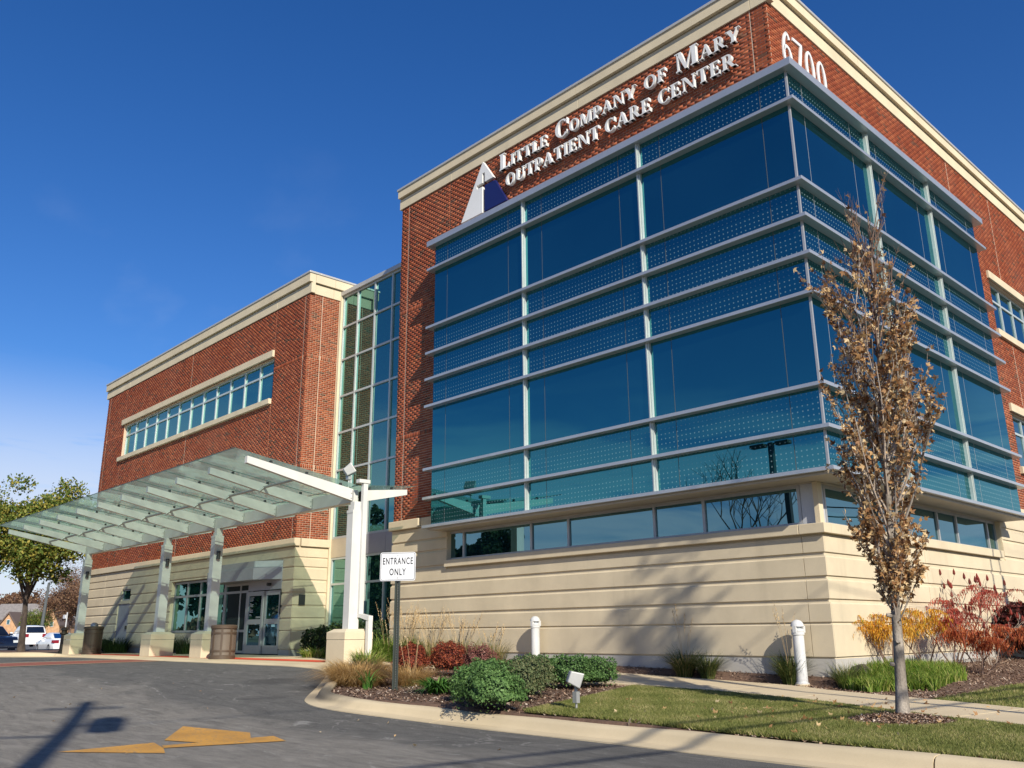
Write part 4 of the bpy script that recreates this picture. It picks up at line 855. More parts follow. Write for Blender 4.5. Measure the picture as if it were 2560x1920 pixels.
def column(x, first):
    zg = float(zapr(x, YC)) + 0.0
    mb = MB(); mb.box(x - 0.126, x + 0.126, YC - 0.22, YC + 0.055, 1.18, 3.95); mb.box(x - 0.088, x + 0.088, YC - 0.165, YC + 0.022, 3.953, ZB0 - 0.032); c = obj('column', mb, 'white_steel', CN, bevel=0.006)
    mb = MB(); mb.box(x - 0.145, x - 0.09, YC - 0.16, YC - 0.04, 3.952, 4.05); mb.box(x - 0.135, x + 0.135, YC - 0.228, YC - 0.222, 3.88, 3.95); obj('cap_plate', mb, 'white_steel', c)
    s = 0.38; cx, cy = x + 0.03, YC - 0.11
    mb = MB(); mb.box(cx - s, cx + s, cy - s, cy + s, zg - 0.2, 0.965); obj('plinth', mb, 'plinth_stone', c, bevel=0.012)
    vs = [(cx - s, cy - s, 0.975), (cx + s, cy - s, 0.975), (cx + s, cy + s, 0.975), (cx - s, cy + s, 0.975), (cx - s, cy - s, 1.13), (cx + s, cy - s, 1.13), (cx + s, cy + s, 1.13), (cx - s, cy + s, 1.13), (cx - s + .12, cy - s + .12, 1.205), (cx + s - .12, cy - s + .12, 1.205), (cx + s - .12, cy + s - .12, 1.205), (cx - s + .12, cy + s - .12, 1.205)]
    mb = MB(); mb.add(vs, [(3, 2, 1, 0), (0, 1, 5, 4), (1, 2, 6, 5), (2, 3, 7, 6), (3, 0, 4, 7), (4, 5, 9, 8), (5, 6, 10, 9), (6, 7, 11, 10), (7, 4, 8, 11), (8, 9, 10, 11)]); obj('plinth_cap', mb, 'plinth_stone', c)
    for sx in (-1, 1):
        mb = MB(); mm = 'galvanised' if first else 'dark_metal'
        X_ = x + sx * 0.178 if not first else x - 0.178
        if first and sx > 0: continue
        for a, b, r_ in ((3.25, 3.34, 0.057), (3.345, 3.395, 0.042), (3.40, 3.49, 0.057)): mb.tube([(X_, YC - 0.10, a), (X_, YC - 0.10, b)], r_, 14)
        mb.box(min(x + sx * 0.126, X_), max(x + sx * 0.126, X_), YC - 0.12, YC - 0.08, 3.32, 3.42); obj('up_down_light', mb, mm, c)
for i, x in enumerate(COLX): column(x, i == 0)
# white downpipe on the near end
dx = -10.36
mb = MB(); mb.box(dx - 0.055, dx + 0.055, YC + 0.01, YC + 0.13, 1.46, 4.60); mb.box(dx - 0.075, dx + 0.075, YC - 0.13, YC + 0.18, 4.602, 4.69)
mb.prism([(dx - 0.055, 1.46), (dx + 0.055, 1.46), (dx + 0.45, 1.37), (dx + 0.45, 1.49), (dx + 0.055, 1.55), (dx - 0.055, 1.55)], lambda u, z: (u, YC + 0.012, z), lambda u, z: (u, YC + 0.128, z))
mb.box(dx + 0.335, dx + 0.448, YC + 0.014, YC + 0.126, 0.50, 1.375); obj('downpipe', mb, 'white_steel', CN, bevel=0.004)
# floodlight on top of the beam
mb = MB(); mb.tube([(-10.97, YC, 4.45), (-10.97, YC, 4.79)], 0.02, 8); mb.box(-11.03, -10.91, YC - 0.05, YC + 0.05, 4.77, 4.85); st_ = obj('lamp_stem', mb, 'galvanised', CN)
def flood(mbx, c, yaw, tilt, w, h, d):
    Rm = Matrix.Rotation(yaw, 3, 'Z') @ Matrix.Rotation(tilt, 3, 'X')
    vs = []
    for (sx, sz, k, yy) in ((-1, -1, 1.0, -d / 2), (1, -1, 1.0, -d / 2), (1, 1, 1.0, -d / 2), (-1, 1, 1.0, -d / 2), (-1, -1, .74, d / 2), (1, -1, .74, d / 2), (1, 1, .74, d / 2), (-1, 1, .74, d / 2)):
        vs.append(tuple(Vector(c) + Rm @ Vector((sx * w / 2 * k, yy, sz * h / 2 * k))))
    mbx.add(vs, [(0, 1, 2, 3), (7, 6, 5, 4), (0, 4, 5, 1), (1, 5, 6, 2), (2, 6, 7, 3), (3, 7, 4, 0)])
mb = MB(); flood(mb, (-10.97, YC, 5.0), R(150), R(-35), 0.33, 0.27, 0.24); obj('lamp_head', mb, 'galvanised', CN, bevel=0.015)

# ------------------------------------------------------------------ street furniture
def bollard_at(x, y, z, label, h=1.0):
    t = thing('bollard_light', (x, y, z), label, 'bollard', 'white bollard lights along the wall')
    mb = MB(); mb.lathe([(0.125, -0.02), (0.125, 0.03), (0.105, 0.04)], (x, y, z)); obj('base_ring', mb, 'walk_concrete', t, smooth=True)
    mb = MB(); mb.lathe([(0.112, 0.03), (0.112, 0.055), (0.093, 0.06), (0.093, h - 0.24), (0.108, h - 0.235), (0.108, h - 0.20), (0.098, h - 0.195)], (x, y, z)); obj('post', mb, 'bollard_white', t, smooth=True)
    mb = MB(); mb.lathe([(0.06, h - 0.2), (0.06, h - 0.09)], (x, y, z), 14); obj('lens', mb, 'lens_glass', t, smooth=True)
    mb = MB()
    for k in range(3):
        a = R(30 + 120 * k); mb.box(x + 0.085 * math.cos(a) - 0.03, x + 0.085 * math.cos(a) + 0.03, y + 0.085 * math.sin(a) - 0.03, y + 0.085 * math.sin(a) + 0.03, z + h - 0.2, z + h - 0.09)
    mb.lathe([(0.10, h - 0.2), (0.108, h - 0.17), (0.104, h - 0.145), (0.06, h - 0.14)], (x, y, z)); obj('lamp_cage', mb, 'bollard_white', t)
    mb = MB(); mb.lathe([(0.04, h - 0.105), (0.108, h - 0.10)] + [(0.112 * math.cos(R(q)), h - 0.10 + 0.112 * math.sin(R(q))) for q in range(0, 89, 11)], (x, y, z)); obj('dome_cap', mb, 'bollard_white', t, smooth=True)
bollard_at(-0.49, -0.25, 0.195, 'white dome-topped bollard light between sidewalk and wall near the building corner', 1.06)
bollard_at(-6.77, -0.25, 0.37, 'white dome-topped bollard light standing behind the green shrubs near the middle', 1.06)

SG = thing('entrance_sign', (-4.48, -5.67, 0.24), 'white ENTRANCE ONLY road sign on a perforated green steel post', 'sign', rz=0)
sx_, sy_, sz_ = -4.48, -5.67, 0.23
# sign frame faces the camera side: build along direction tv
tv = Vector((0.80, 0.60, 0)).normalized(); nvv = Vector((0.60, -0.80, 0)).normalized()
def sgn(u, d, z): p = Vector((sx_, sy_, 0)) + tv * u + nvv * d; return (p.x, p.y, z)
mb = MB()
for u0, u1, d0, d1 in ((-0.032, -0.020, 0.0, 0.035), (0.020, 0.032, 0.0, 0.035), (-0.032, 0.032, -0.008, 0.0), (-0.047, -0.032, 0.028, 0.035), (0.032, 0.047, 0.028, 0.035)):
    mb.prism([(u0, d0), (u1, d0), (u1, d1), (u0, d1)], lambda u, d: sgn(u, d, sz_ - 0.3), lambda u, d: sgn(u, d, 2.335))
sp_ = obj('sign_post', mb, 'post_green', SG)
mb = MB()
for k in range(64):
    z = sz_ + 0.06 + k * 0.0254
    mb.prism([(-0.005, z), (0.005, z), (0.005, z + 0.010), (-0.005, z + 0.010)], lambda u, zz: sgn(u, 0.0005, zz), lambda u, zz: sgn(u, 0.0012, zz))
obj('punched_hole', mb, 'galvanised', sp_, kind='stuff')
def rrect(w, h, r, n=6):
    o = []
    for cx, cz, a0 in ((w / 2 - r, h / 2 - r, 0), (-w / 2 + r, h / 2 - r, 90), (-w / 2 + r, -h / 2 + r, 180), (w / 2 - r, -h / 2 + r, 270)):
        for k in range(n + 1): a = R(a0 + 90 * k / n); o.append((cx + r * math.cos(a), cz + r * math.sin(a)))
    return o
SZ0 = 2.145; SWD, SHT = 0.595, 0.455
mb = MB(); mb.prism(rrect(SWD, SHT, 0.035), lambda u, z: sgn(u, 0.050, z + SZ0), lambda u, z: sgn(u, 0.040, z + SZ0)); pl_ = obj('sign_panel', mb, 'sign_white', SG)
mb = MB(); o_ = rrect(SWD - 0.022, SHT - 0.022, 0.03); i_ = rrect(SWD - 0.036, SHT - 0.036, 0.025); n_ = len(o_)
mb.add([sgn(u, 0.0508, z + SZ0) for u, z in o_] + [sgn(u, 0.0508, z + SZ0) for u, z in i_], [(k, (k + 1) % n_, n_ + (k + 1) % n_, n_ + k) for k in range(n_)]); obj('border', mb, 'sign_black', pl_)
place_text('word', 'ENTRANCE', 'sign_black', pl_, 0.0, SZ0 + 0.088, 0.505, 0.110, lambda u, d, z: sgn(u, 0.0505 + d, z), 0.001)
place_text('word', 'ONLY', 'sign_black', pl_, 0.0, SZ0 - 0.085, 0.275, 0.110, lambda u, d, z: sgn(u, 0.0505 + d, z), 0.001)
mb = MB()
for zz in (SZ0 + 0.18, SZ0 - 0.18): mb.tube([sgn(0, 0.05, zz), sgn(0, 0.056, zz)], 0.009, 8)
obj('bolt', mb, 'galvanised', pl_)

FL = thing('ground_floodlight', (-0.23, -6.11, 0.18), 'small grey box floodlight on a short stake in the grass by the curb', 'lamp')
mb = MB(); mb.tube([(-0.23, -6.11, 0.1), (-0.23, -6.11, 0.31)], 0.013, 8); mb.box(-0.262, -0.198, -6.14, -6.08, 0.28, 0.41); mb.tube([(-0.23, -6.11, 0.41), (-0.23, -6.11, 0.48)], 0.02, 8); obj('stake', mb, 'galvanised', FL)
mb = MB(); flood(mb, (-0.24, -6.12, 0.555), R(-218), R(20), 0.20, 0.185, 0.165); obj('lamp_head', mb, 'galvanised', FL, bevel=0.012)

BX1, BY1, BX2, BY2 = -15.95, -3.05, -26.9, -2.75
def bin_(x, y, z, label, dark_, r=0.33, h=0.86, ball=False):
    t = thing('litter_bin', (x, y, z), label, 'trash can', 'round slatted litter bins under the canopy')
    m1, m2 = ('dark_bronze', 'dark_bronze') if dark_ else ('bin_brown', 'bin_panel')
    mb = MB(); mb.lathe([(r * 1.03, 0), (r * 1.03, 0.09), (r * .97, 0.11)], (x, y, z), 28); obj('base_ring', mb, m1, t, smooth=True)
    mb = MB(); mb.lathe([(r * .95, 0.08), (r * .95, h - 0.1)], (x, y, z), 28); obj('liner', mb, m2, t, smooth=True)
    for k in range(8):
        a = 2 * math.pi * k / 8 + 0.2; mb = MB(); n = 5
        pr = []; w = 0.17 if not dark_ else 0.12
        vs = []
        for zz in (0.08, h - 0.10):
            for rr in (r * .95, r * 1.0):
                for q in range(n): aa = a + (q / (n - 1) - 0.5) * w; vs.append((x + rr * math.cos(aa), y + rr * math.sin(aa), z + zz))
        f = []
        for q in range(n - 1): f += [(n + q, n + q + 1, 3 * n + q + 1, 3 * n + q), (q + 1, q, 2 * n + q, 2 * n + q + 1)]
        f += [(0, n, 3 * n, 2 * n), (n - 1, 2 * n - 1 + 0, 4 * n - 1, 3 * n - 1)]
        mb.add(vs, f); obj('upright', mb, m1, t)
    for zz in (0.20, h - 0.24):
        mb = MB(); mb.lathe([(r * .96, zz), (r * 1.012, zz), (r * 1.012, zz + 0.045), (r * .96, zz + 0.045)], (x, y, z), 28); obj('hoop', mb, m1, t, smooth=True)
    mb = MB(); mb.lathe([(r * .96, h - 0.11), (r * 1.05, h - 0.10), (r * 1.06, h - 0.04), (r * 0.98, h - 0.01), (r * .7, h)], (x, y, z), 28); obj('lid', mb, m1, t, smooth=True)
    if ball:
        mb = MB(); mb.lathe([(0.13, h), (0.13, h + 0.04), (0.10, h + 0.10), (0.04, h + 0.13)], (x, y, z), 18); obj('ash_dome', mb, 'galvanised', t, smooth=True)
bin_(BX1, BY1, float(zapr(BX1, BY1)), 'brown round bin with lighter panels beside the second column plinth from the right', False, 0.33, 0.90)
bin_(BX2, BY2, float(zapr(BX2, BY2)), 'dark bronze round bin with a small dome on top beside the leftmost column plinth', True, 0.32, 0.98, True)
# dark lamp bollard at the far end of the canopy
t = thing('dark_bollard', (-31.6, -2.3, 0.4), 'dark lamp bollard behind the leftmost plinth in front of the parked white cars', 'bollard')
mb = MB(); mb.lathe([(0.15, 0), (0.15, 0.12), (0.11, 0.15), (0.10, 0.75), (0.16, 0.78), (0.16, 0.84)], (-31.6, -2.3, 0.4), 14); obj('post', mb, 'dark_bronze', t, smooth=True)
mb = MB(); mb.lathe([(0.10, 0.84), (0.10, 0.92), (0.17, 0.93), (0.12, 1.0), (0.04, 1.05)], (-31.6, -2.3, 0.4), 14); obj('lamp_head', mb, 'dark_bronze', t, smooth=True)

# ------------------------------------------------------------------ plants
def leafquads(C, size, rng, up=0.0, fold=True, aspect=1.5, outward=None):
    """folded leaf shapes (two triangles) at points C"""
    n = len(C); a = rng.randn(n, 3); a[:, 2] += up; 
    if outward is not None: a = a * 0.75 + outward
    a /= np.linalg.norm(a, axis=1)[:, None] + 1e-9
    b = rng.randn(n, 3); b -= (b * a).sum(1)[:, None] * a; b /= np.linalg.norm(b, axis=1)[:, None] + 1e-9
    c = np.cross(a, b); s = size * (0.6 + 0.8 * rng.rand(n))[:, None]
    p0 = C - b * s * aspect / 2; p2 = C + b * s * aspect / 2; p1 = C + c * s * 0.5 + a * s * 0.22; p3 = C - c * s * 0.5 + a * s * 0.22
    V = np.stack([p0, p1, p2, p3], 1).reshape(-1, 3); i = np.arange(n) * 4
    F = np.stack([np.stack([i, i + 1, i + 2], 1), np.stack([i, i + 2, i + 3], 1)], 1).reshape(-1, 3)
    return V, F
def starleaves(C, size, rng):
    """curled lobed leaves: three narrow blades fanning from the stalk"""
    n = len(C); a = rng.randn(n, 3); a /= np.linalg.norm(a, axis=1)[:, None]; b = rng.randn(n, 3); b -= (b * a).sum(1)[:, None] * a; b /= np.linalg.norm(b, axis=1)[:, None]; c = np.cross(a, b)
    s = (size * (0.55 + 0.8 * rng.rand(n)))[:, None]; Vs = []
    for ang in (-1.0, 0.0, 1.0):
        d = b * math.cos(ang) + c * math.sin(ang); e = -b * math.sin(ang) + c * math.cos(ang); cu = a * (rng.rand(n) * 0.9 - 0.2)[:, None]
        L = s * (1.0 if ang == 0 else 0.8); Vs += [C - b * s * 0.15, C + (d * 0.45 + e * 0.24 + cu * 0.15) * L, C + (d * 0.98 + cu * 0.55) * L, C + (d * 0.45 - e * 0.24 + cu * 0.15) * L]
    V = np.stack(Vs, 1).reshape(-1, 3); F = np.arange(len(V)).reshape(-1, 4); return V, F
def leaves(name, C, size, mat, parent, seed=0, up=0.0, aspect=1.5, outward=None, shift=0.0, **pr):
    rng = np.random.RandomState(seed); V, F = leafquads(np.asarray(C, float), size, rng, up, True, aspect, outward)
    r = np.clip(np.repeat(rng.rand(len(C)), 2) + shift, 0, 1); return link(name, mesh_np(name, V, F, r, mat), parent, **pr)
def clumped(c, rad, n, seed, lobes=14, shell=0.55, flat_bottom=True):
    """points gathered in lobes over an ellipsoid"""
    rng = np.random.RandomState(seed); d = rng.randn(lobes, 3); d /= np.linalg.norm(d, axis=1)[:, None]; d[:, 2] = np.abs(d[:, 2]) if flat_bottom else d[:, 2]
    L = d * np.array(rad) * (0.55 + 0.25 * rng.rand(lobes))[:, None]; k = rng.randint(0, lobes, n); q = rng.randn(n, 3); q /= np.linalg.norm(q, axis=1)[:, None]
    rr = (shell + (1 - shell) * rng.rand(n) ** 0.5)[:, None]; P = L[k] + q * rr * np.array(rad) * 0.45
    return P + np.array(c), q
def boxy(c, rad, n, seed, pw=2.6, bumps=0.08):
    """points over a rounded mounded shrub; returns points and outward directions"""
    rng = np.random.RandomState(seed); d = rng.randn(n, 3); d[:, 2] = np.abs(d[:, 2]) * 1.0 - 0.25; d /= (np.abs(d) ** pw).sum(1)[:, None] ** (1 / pw)
    b = 1 + bumps * (np.sin(d[:, 0] * 7 + seed) * np.sin(d[:, 1] * 8 + 2 * seed) + 0.7 * np.sin(d[:, 2] * 11 + d[:, 0] * 9)); r = (0.84 + 0.18 * rng.rand(n)) * b
    P = d * r[:, None] * np.array(rad) + np.array(c); return P, d / np.linalg.norm(d, axis=1)[:, None]
def blades(name, bases, dirs, H, W_, arch, mat, parent, seed=0, segs=3, shift=0.0, **pr):
    rng = np.random.RandomState(seed); n = len(bases); ang = dirs; hx, hy = np.cos(ang), np.sin(ang); H = np.asarray(H) * np.ones(n); ar = np.asarray(arch) * np.ones(n)
    sx, sy = -hy, hx; V = np.zeros((n, 2 * (segs + 1), 3)); tw = rng.randn(n) * 0.4; sx2 = sx * np.cos(tw) + hx * np.sin(tw); sy2 = sy * np.cos(tw) + hy * np.sin(tw)
    for k in range(segs + 1):
        t = k / segs; w = W_ * (1 - t ** 2.2 * 0.95) / 2; out = ar * t ** 1.7 * H; z = H * (t - ar * 0.55 * t ** 2.6)
        cx = bases[:, 0] + hx * out; cy = bases[:, 1] + hy * out; cz = bases[:, 2] + z
        V[:, 2 * k, 0] = cx - sx2 * w; V[:, 2 * k, 1] = cy - sy2 * w; V[:, 2 * k, 2] = cz; V[:, 2 * k + 1, 0] = cx + sx2 * w; V[:, 2 * k + 1, 1] = cy + sy2 * w; V[:, 2 * k + 1, 2] = cz
    F = np.array([[2 * k, 2 * k + 1, 2 * k + 3, 2 * k + 2] for k in range(segs)])[None] + (np.arange(n) * 2 * (segs + 1))[:, None, None]
    r = np.clip(np.repeat(rng.rand(n), segs) + shift, 0, 1); return link(name, mesh_np(name, V.reshape(-1, 3), F.reshape(-1, 4), r, mat), parent, **pr)
def gbase(cx, cy, r, n, rng, zoff=0.0):
    a = rng.rand(n) * 2 * math.pi; q = np.sqrt(rng.rand(n)) * r; x = cx + q * np.cos(a); y = cy + q * np.sin(a); return np.stack([x, y, land(x, y) + zoff], 1), a
def fol(t, name, C, size, mat, seed, **k): return leaves(name, C, size, mat, t, seed, kind='stuff', **k) if False else leaves(name, C, size, mat, t, seed, **k)
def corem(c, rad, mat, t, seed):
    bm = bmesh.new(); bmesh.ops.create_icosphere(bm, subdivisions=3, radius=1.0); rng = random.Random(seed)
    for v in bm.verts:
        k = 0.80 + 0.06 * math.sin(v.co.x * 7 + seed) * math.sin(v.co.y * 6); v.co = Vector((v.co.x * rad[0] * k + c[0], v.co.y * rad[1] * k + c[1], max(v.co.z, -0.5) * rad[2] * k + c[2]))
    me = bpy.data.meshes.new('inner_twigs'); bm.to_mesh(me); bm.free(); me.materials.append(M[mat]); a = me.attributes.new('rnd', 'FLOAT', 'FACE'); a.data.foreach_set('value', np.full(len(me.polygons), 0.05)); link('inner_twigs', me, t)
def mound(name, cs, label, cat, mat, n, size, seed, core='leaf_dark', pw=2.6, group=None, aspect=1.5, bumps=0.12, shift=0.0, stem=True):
    """cs: list of (x, y, rx, ry, h) lumps forming one plant"""
    x, y, rx, ry, h = cs[0]; t = thing(name, (x, y, float(land(x, y))), label, cat, group)
    PS, DS = [], []
    for i, (x, y, rx, ry, h) in enumerate(cs):
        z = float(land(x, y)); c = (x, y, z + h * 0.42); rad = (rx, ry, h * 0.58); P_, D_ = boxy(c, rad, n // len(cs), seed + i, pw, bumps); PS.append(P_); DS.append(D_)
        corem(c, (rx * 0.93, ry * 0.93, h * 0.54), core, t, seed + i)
    P_ = np.concatenate(PS); D_ = np.concatenate(DS); k = P_[:, 2] > land(P_[:, 0], P_[:, 1]) - 0.02
    leaves('foliage', P_[k], size, mat, t, seed, outward=D_[k] * 0.9, aspect=aspect, shift=shift); return t
# green mounded shrubs by the kerb
mound('green_shrub', [(-1.2, -6.62, 0.47, 0.36, 0.43), (-1.95, -6.05, 0.43, 0.42, 0.49), (-2.55, -5.45, 0.38, 0.34, 0.50)], 'big bright green mounded shrub spilling over the curb, frontmost of the green shrubs', 'shrub', 'leaf_mint', 17000, 0.022, 11, group='green mounded shrubs')
mound('green_shrub', [(-1.70, -5.62, 0.29, 0.29, 0.48), (-2.25, -4.9, 0.36, 0.34, 0.54)], 'dull grey-green shrub between the two brighter green shrubs', 'shrub', 'leaf_greygreen', 7000, 0.020, 21, group='green mounded shrubs')
mound('green_shrub', [(-2.75, -3.55, 0.46, 0.40, 0.50), (-2.65, -3.05, 0.40, 0.34, 0.46), (-3.1, -4.0, 0.40, 0.36, 0.50)], 'long bright green mounded shrub next to the sidewalk, rearmost of the green shrubs', 'shrub', 'leaf_mint', 12000, 0.022, 31, group='green mounded shrubs')
# clipped barberries
mound('barberry_bush', [(-6.30, -4.00, 0.33, 0.33, 0.58)], 'round dark red barberry bush just right of the entrance sign post', 'bush', 'leaf_barberry', 7000, 0.019, 41, core='leaf_hedge_red', pw=2.1, group='red barberry bushes')
mound('barberry_bush', [(-6.0, -3.35, 0.36, 0.36, 0.62)], 'round red barberry bush with orange leaves on its right side, middle one of three', 'bush', 'leaf_barberry', 5500, 0.020, 51, core='leaf_hedge_red', pw=2.1, group='red barberry bushes', shift=0.05)
mound('barberry_bush', [(-5.55, -2.98, 0.40, 0.34, 0.56)], 'looser mauve-red barberry bush, rightmost of three beside the green shrubs', 'bush', 'leaf_mauve', 4000, 0.020, 61, core='leaf_hedge_red', pw=2.0, group='red barberry bushes', bumps=0.2)
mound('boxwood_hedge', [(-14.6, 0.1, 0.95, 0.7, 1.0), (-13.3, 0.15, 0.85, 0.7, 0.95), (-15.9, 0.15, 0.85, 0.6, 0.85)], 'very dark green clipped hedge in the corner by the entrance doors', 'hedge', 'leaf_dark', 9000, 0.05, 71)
mound('red_hedge', [(0.60, 8.1, 0.5, 0.80, 1.18), (0.60, 9.6, 0.5, 0.85, 1.2), (0.60, 11.2, 0.5, 0.85, 1.2)], 'dark maroon clipped hedge against the sunlit wall at the right edge', 'hedge', 'leaf_hedge_red', 14000, 0.06, 81, core='leaf_hedge_red', pw=5)
mound('low_shrub', [(-33.5, -0.8, 0.8, 0.6, 0.6), (-32.1, -0.8, 0.7, 0.6, 0.5)], 'dark low shrub at the wall between the leftmost two canopy columns', 'shrub', 'leaf_dark', 3500, 0.06, 83)
# grasses
def grass(name, x, y, r, n, H, arch, mat, label, seed, W_=0.008, cat='ornamental grass', group=None, spikes=0, sh=None, segs=3, spmat='blade_straw', shift=0.0, aspread=0.35):
    rng = np.random.RandomState(seed); t = thing(name, (x, y, float(land(x, y))), label, cat, group)
    b, a = gbase(x, y, r, n, rng); a = a + rng.randn(n) * 0.5; blades('blade', b, a, H * (0.55 + 0.6 * rng.rand(n)), W_, arch * (0.4 + 0.9 * rng.rand(n)), mat, t, seed, segs, shift)
    if spikes:
        mb = MB()
        for k in range(spikes):
            aa = rng.rand() * 6.283; q = rng.rand() * r * 0.6; bx, by = x + q * math.cos(aa), y + q * math.sin(aa); hh = sh * (0.75 + 0.35 * rng.rand()); ln = aspread * (0.3 + 0.8 * rng.rand())
            pts = []
            for f in (0, 0.35, 0.7, 1.0): pts.append((bx + math.cos(aa) * ln * hh * f ** 1.8, by + math.sin(aa) * ln * hh * f ** 1.8, float(land(bx, by)) + hh * f))
            mb.tube(pts, [0.0035, 0.003, 0.0025, 0.001], 3, False, rng.rand())
            p = Vector(pts[2]); e = Vector(pts[3])
            for j in range(14):
                f = j / 13; c = p.lerp(e, f * 0.98); w = 0.030 * math.sin(math.pi * (0.12 + 0.8 * f)) ; v = Vector((rng.randn(), rng.randn(), 0.6)).normalized() * w
                mb.add([tuple(c), tuple(c + v), tuple(c + v * 0.5 + Vector((0, 0, 0.035)))], [(0, 1, 2)], rng.rand())
        obj('seed_head', mb, spmat, t)
    return t
for i, (x, y, lab) in enumerate(((-11.3, -0.35, 'tall straw-coloured feather grass against the cream pier left of the sign post'), (-10.3, -0.3, 'feather grass with straw plumes between the sign post and the left barberry bush'), (-9.2, -0.3, 'feather grass with brown plumes behind the left and middle barberry bushes'), (-8.2, -0.28, 'loose feather grass behind the middle and right barberry bushes'))):
    grass('feather_grass', x, y, 0.36, 420, 0.75, 0.7, 'blade_mixed', lab, 100 + i, 0.009, shift=(0.35, 0.2, 0.1, 0.1)[i], group='feather reed grasses by the wall', spikes=(48, 34, 26, 12)[i], sh=(1.4, 1.25, 1.15, 0.9)[i])
grass('green_grass', -11.3, -0.75, 0.55, 900, 0.85, 0.8, 'blade_green', 'tall green grass behind the nearest canopy plinth', 110, 0.012, spikes=8, sh=1.3, shift=-0.25)
grass('fountain_grass', -5.65, -5.60, 0.40, 3200, 0.55, 1.25, 'blade_tan', 'low tan fountain grass clump left of the sign post, draping toward the curb', 111, 0.006, group='tan fountain grasses')
grass('fountain_grass', -6.55, -5.0, 0.40, 2600, 0.50, 1.2, 'blade_tan', 'tan fountain grass clump nearest the canopy plinth', 112, 0.006, group='tan fountain grasses')
grass('fountain_grass', -5.0, -4.95, 0.25, 900, 0.50, 1.0, 'blade_tan', 'small tan fountain grass clump directly behind the sign post', 113, 0.006, group='tan fountain grasses', spikes=5, sh=0.9)
grass('yellow_green_grass', -8.5, -3.45, 0.28, 520, 0.5, 0.8, 'blade_green', 'yellow-green grassy clump beside the nearest plinth', 114, 0.016, shift=0.25)
grass('day_lily', -3.5, -5.6, 0.14, 260, 0.40, 1.3, 'blade_hosta', 'dark green strappy day lily on the mulch between sign post and green shrubs', 115, 0.034, cat='plant', segs=5)
grass('day_lily', -4.98, -5.86, 0.08, 26, 0.42, 0.9, 'blade_hosta', 'small green sprout in the tan grass left of the sign post', 116, 0.035, cat='plant', segs=5, shift=0.2)
grass('lily_clump', -15.0, -0.75, 0.35, 380, 0.42, 0.9, 'blade_green', 'bright green lily clump in front of the dark hedge by the entrance', 117, 0.03, cat='plant', shift=0.2)
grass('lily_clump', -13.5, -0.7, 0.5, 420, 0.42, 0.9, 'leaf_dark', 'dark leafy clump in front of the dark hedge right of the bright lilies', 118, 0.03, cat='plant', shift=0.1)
grass('wall_grass', -2.85, -0.24, 0.15, 620, 0.72, 0.9, 'blade_mixed', 'ornamental grass tuft at the foot of the wall in the tree shadow', 120, 0.009, spikes=5, sh=1.3, aspread=0.3, shift=-0.1)
grass('wall_grass', -2.35, -0.24, 0.12, 420, 0.6, 0.8, 'blade_mixed', 'smaller green grass tuft touching the ornamental grass at the foot of the wall', 121, 0.009, shift=-0.3)
grass('wall_grass', -0.72, -0.2, 0.14, 700, 0.66, 0.75, 'blade_mixed', 'dark green ornamental grass right behind the bollard near the corner', 122, 0.009, spikes=6, sh=1.3, aspread=0.3, shift=-0.3)
grass('lavender_tuft', 0.22, -0.1, 0.15, 500, 0.5, 0.8, 'blade_mixed', 'thin grey-green tuft at the building corner', 123, 0.007, shift=-0.2)
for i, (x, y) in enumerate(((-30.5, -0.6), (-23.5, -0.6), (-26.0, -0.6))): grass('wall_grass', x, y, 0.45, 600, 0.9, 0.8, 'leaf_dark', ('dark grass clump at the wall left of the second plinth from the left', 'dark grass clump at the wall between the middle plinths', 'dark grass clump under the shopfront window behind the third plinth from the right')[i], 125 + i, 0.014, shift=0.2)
for i, (x, y, H) in enumerate(((-38.5, -4.2, 1.0), (-40.2, -5.2, 0.9), (-42.5, -4.4, 1.0), (-37.0, -5.6, 0.7))):
    grass('island_grass', x, y, 0.7, 900, H, 0.8, 'blade_straw' if i else 'blade_tan', ('rust-tan grass clump at the far left edge of the parking island', 'straw grass clump left of the leafy maple trunk', 'straw grass clump behind the others on the parking island', 'low straw grass in front of the navy minivan')[i], 140 + i, 0.022)
# liriope bed
t = thing('lilyturf_bed', (1.9, -1.2, 0.35), 'wide mat of bright green grassy lilyturf in front of the building corner', 'ground cover')
rng = np.random.RandomState(5); n = 9000; u = rng.rand(n); v = rng.rand(n)
PO = np.array([(0.18, -0.28), (0.80, -0.62), (1.05, -0.20), (1.57, 0.0), (1.55, 1.34), (1.06, 2.35), (0.62, 1.3), (0.15, 0.45)])
xx = rng.uniform(0.0, 1.8, 30000); yy = rng.uniform(-0.8, 2.6, 30000)
def inpoly(x, y, P):
    ins = np.zeros(x.shape, bool); j = len(P) - 1
    for i in range(len(P)):
        c = ((P[i][1] > y) != (P[j][1] > y)) & (x < (P[j][0] - P[i][0]) * (y - P[i][1]) / (P[j][1] - P[i][1] + 1e-12) + P[i][0]); ins ^= c; j = i
    return ins
k = inpoly(xx, yy, PO); xx, yy = xx[k], yy[k]; cx_ = np.round(xx / 0.22) * 0.22; cy_ = np.round(yy / 0.22) * 0.22; xx = cx_ + (xx - cx_) * 0.7; yy = cy_ + (yy - cy_) * 0.7
blades('leaf_mat', np.stack([xx, yy, land(xx, yy)], 1), np.arctan2(yy - cy_, xx - cx_) + rng.randn(len(xx)) * 0.4, 0.13 + 0.19 * rng.rand(len(xx)), 0.010, 0.30 + 0.45 * rng.rand(len(xx)), 'blade_green', t, 6, kind='stuff')
bm = bmesh.new(); bmesh.ops.create_icosphere(bm, subdivisions=3, radius=1.0)
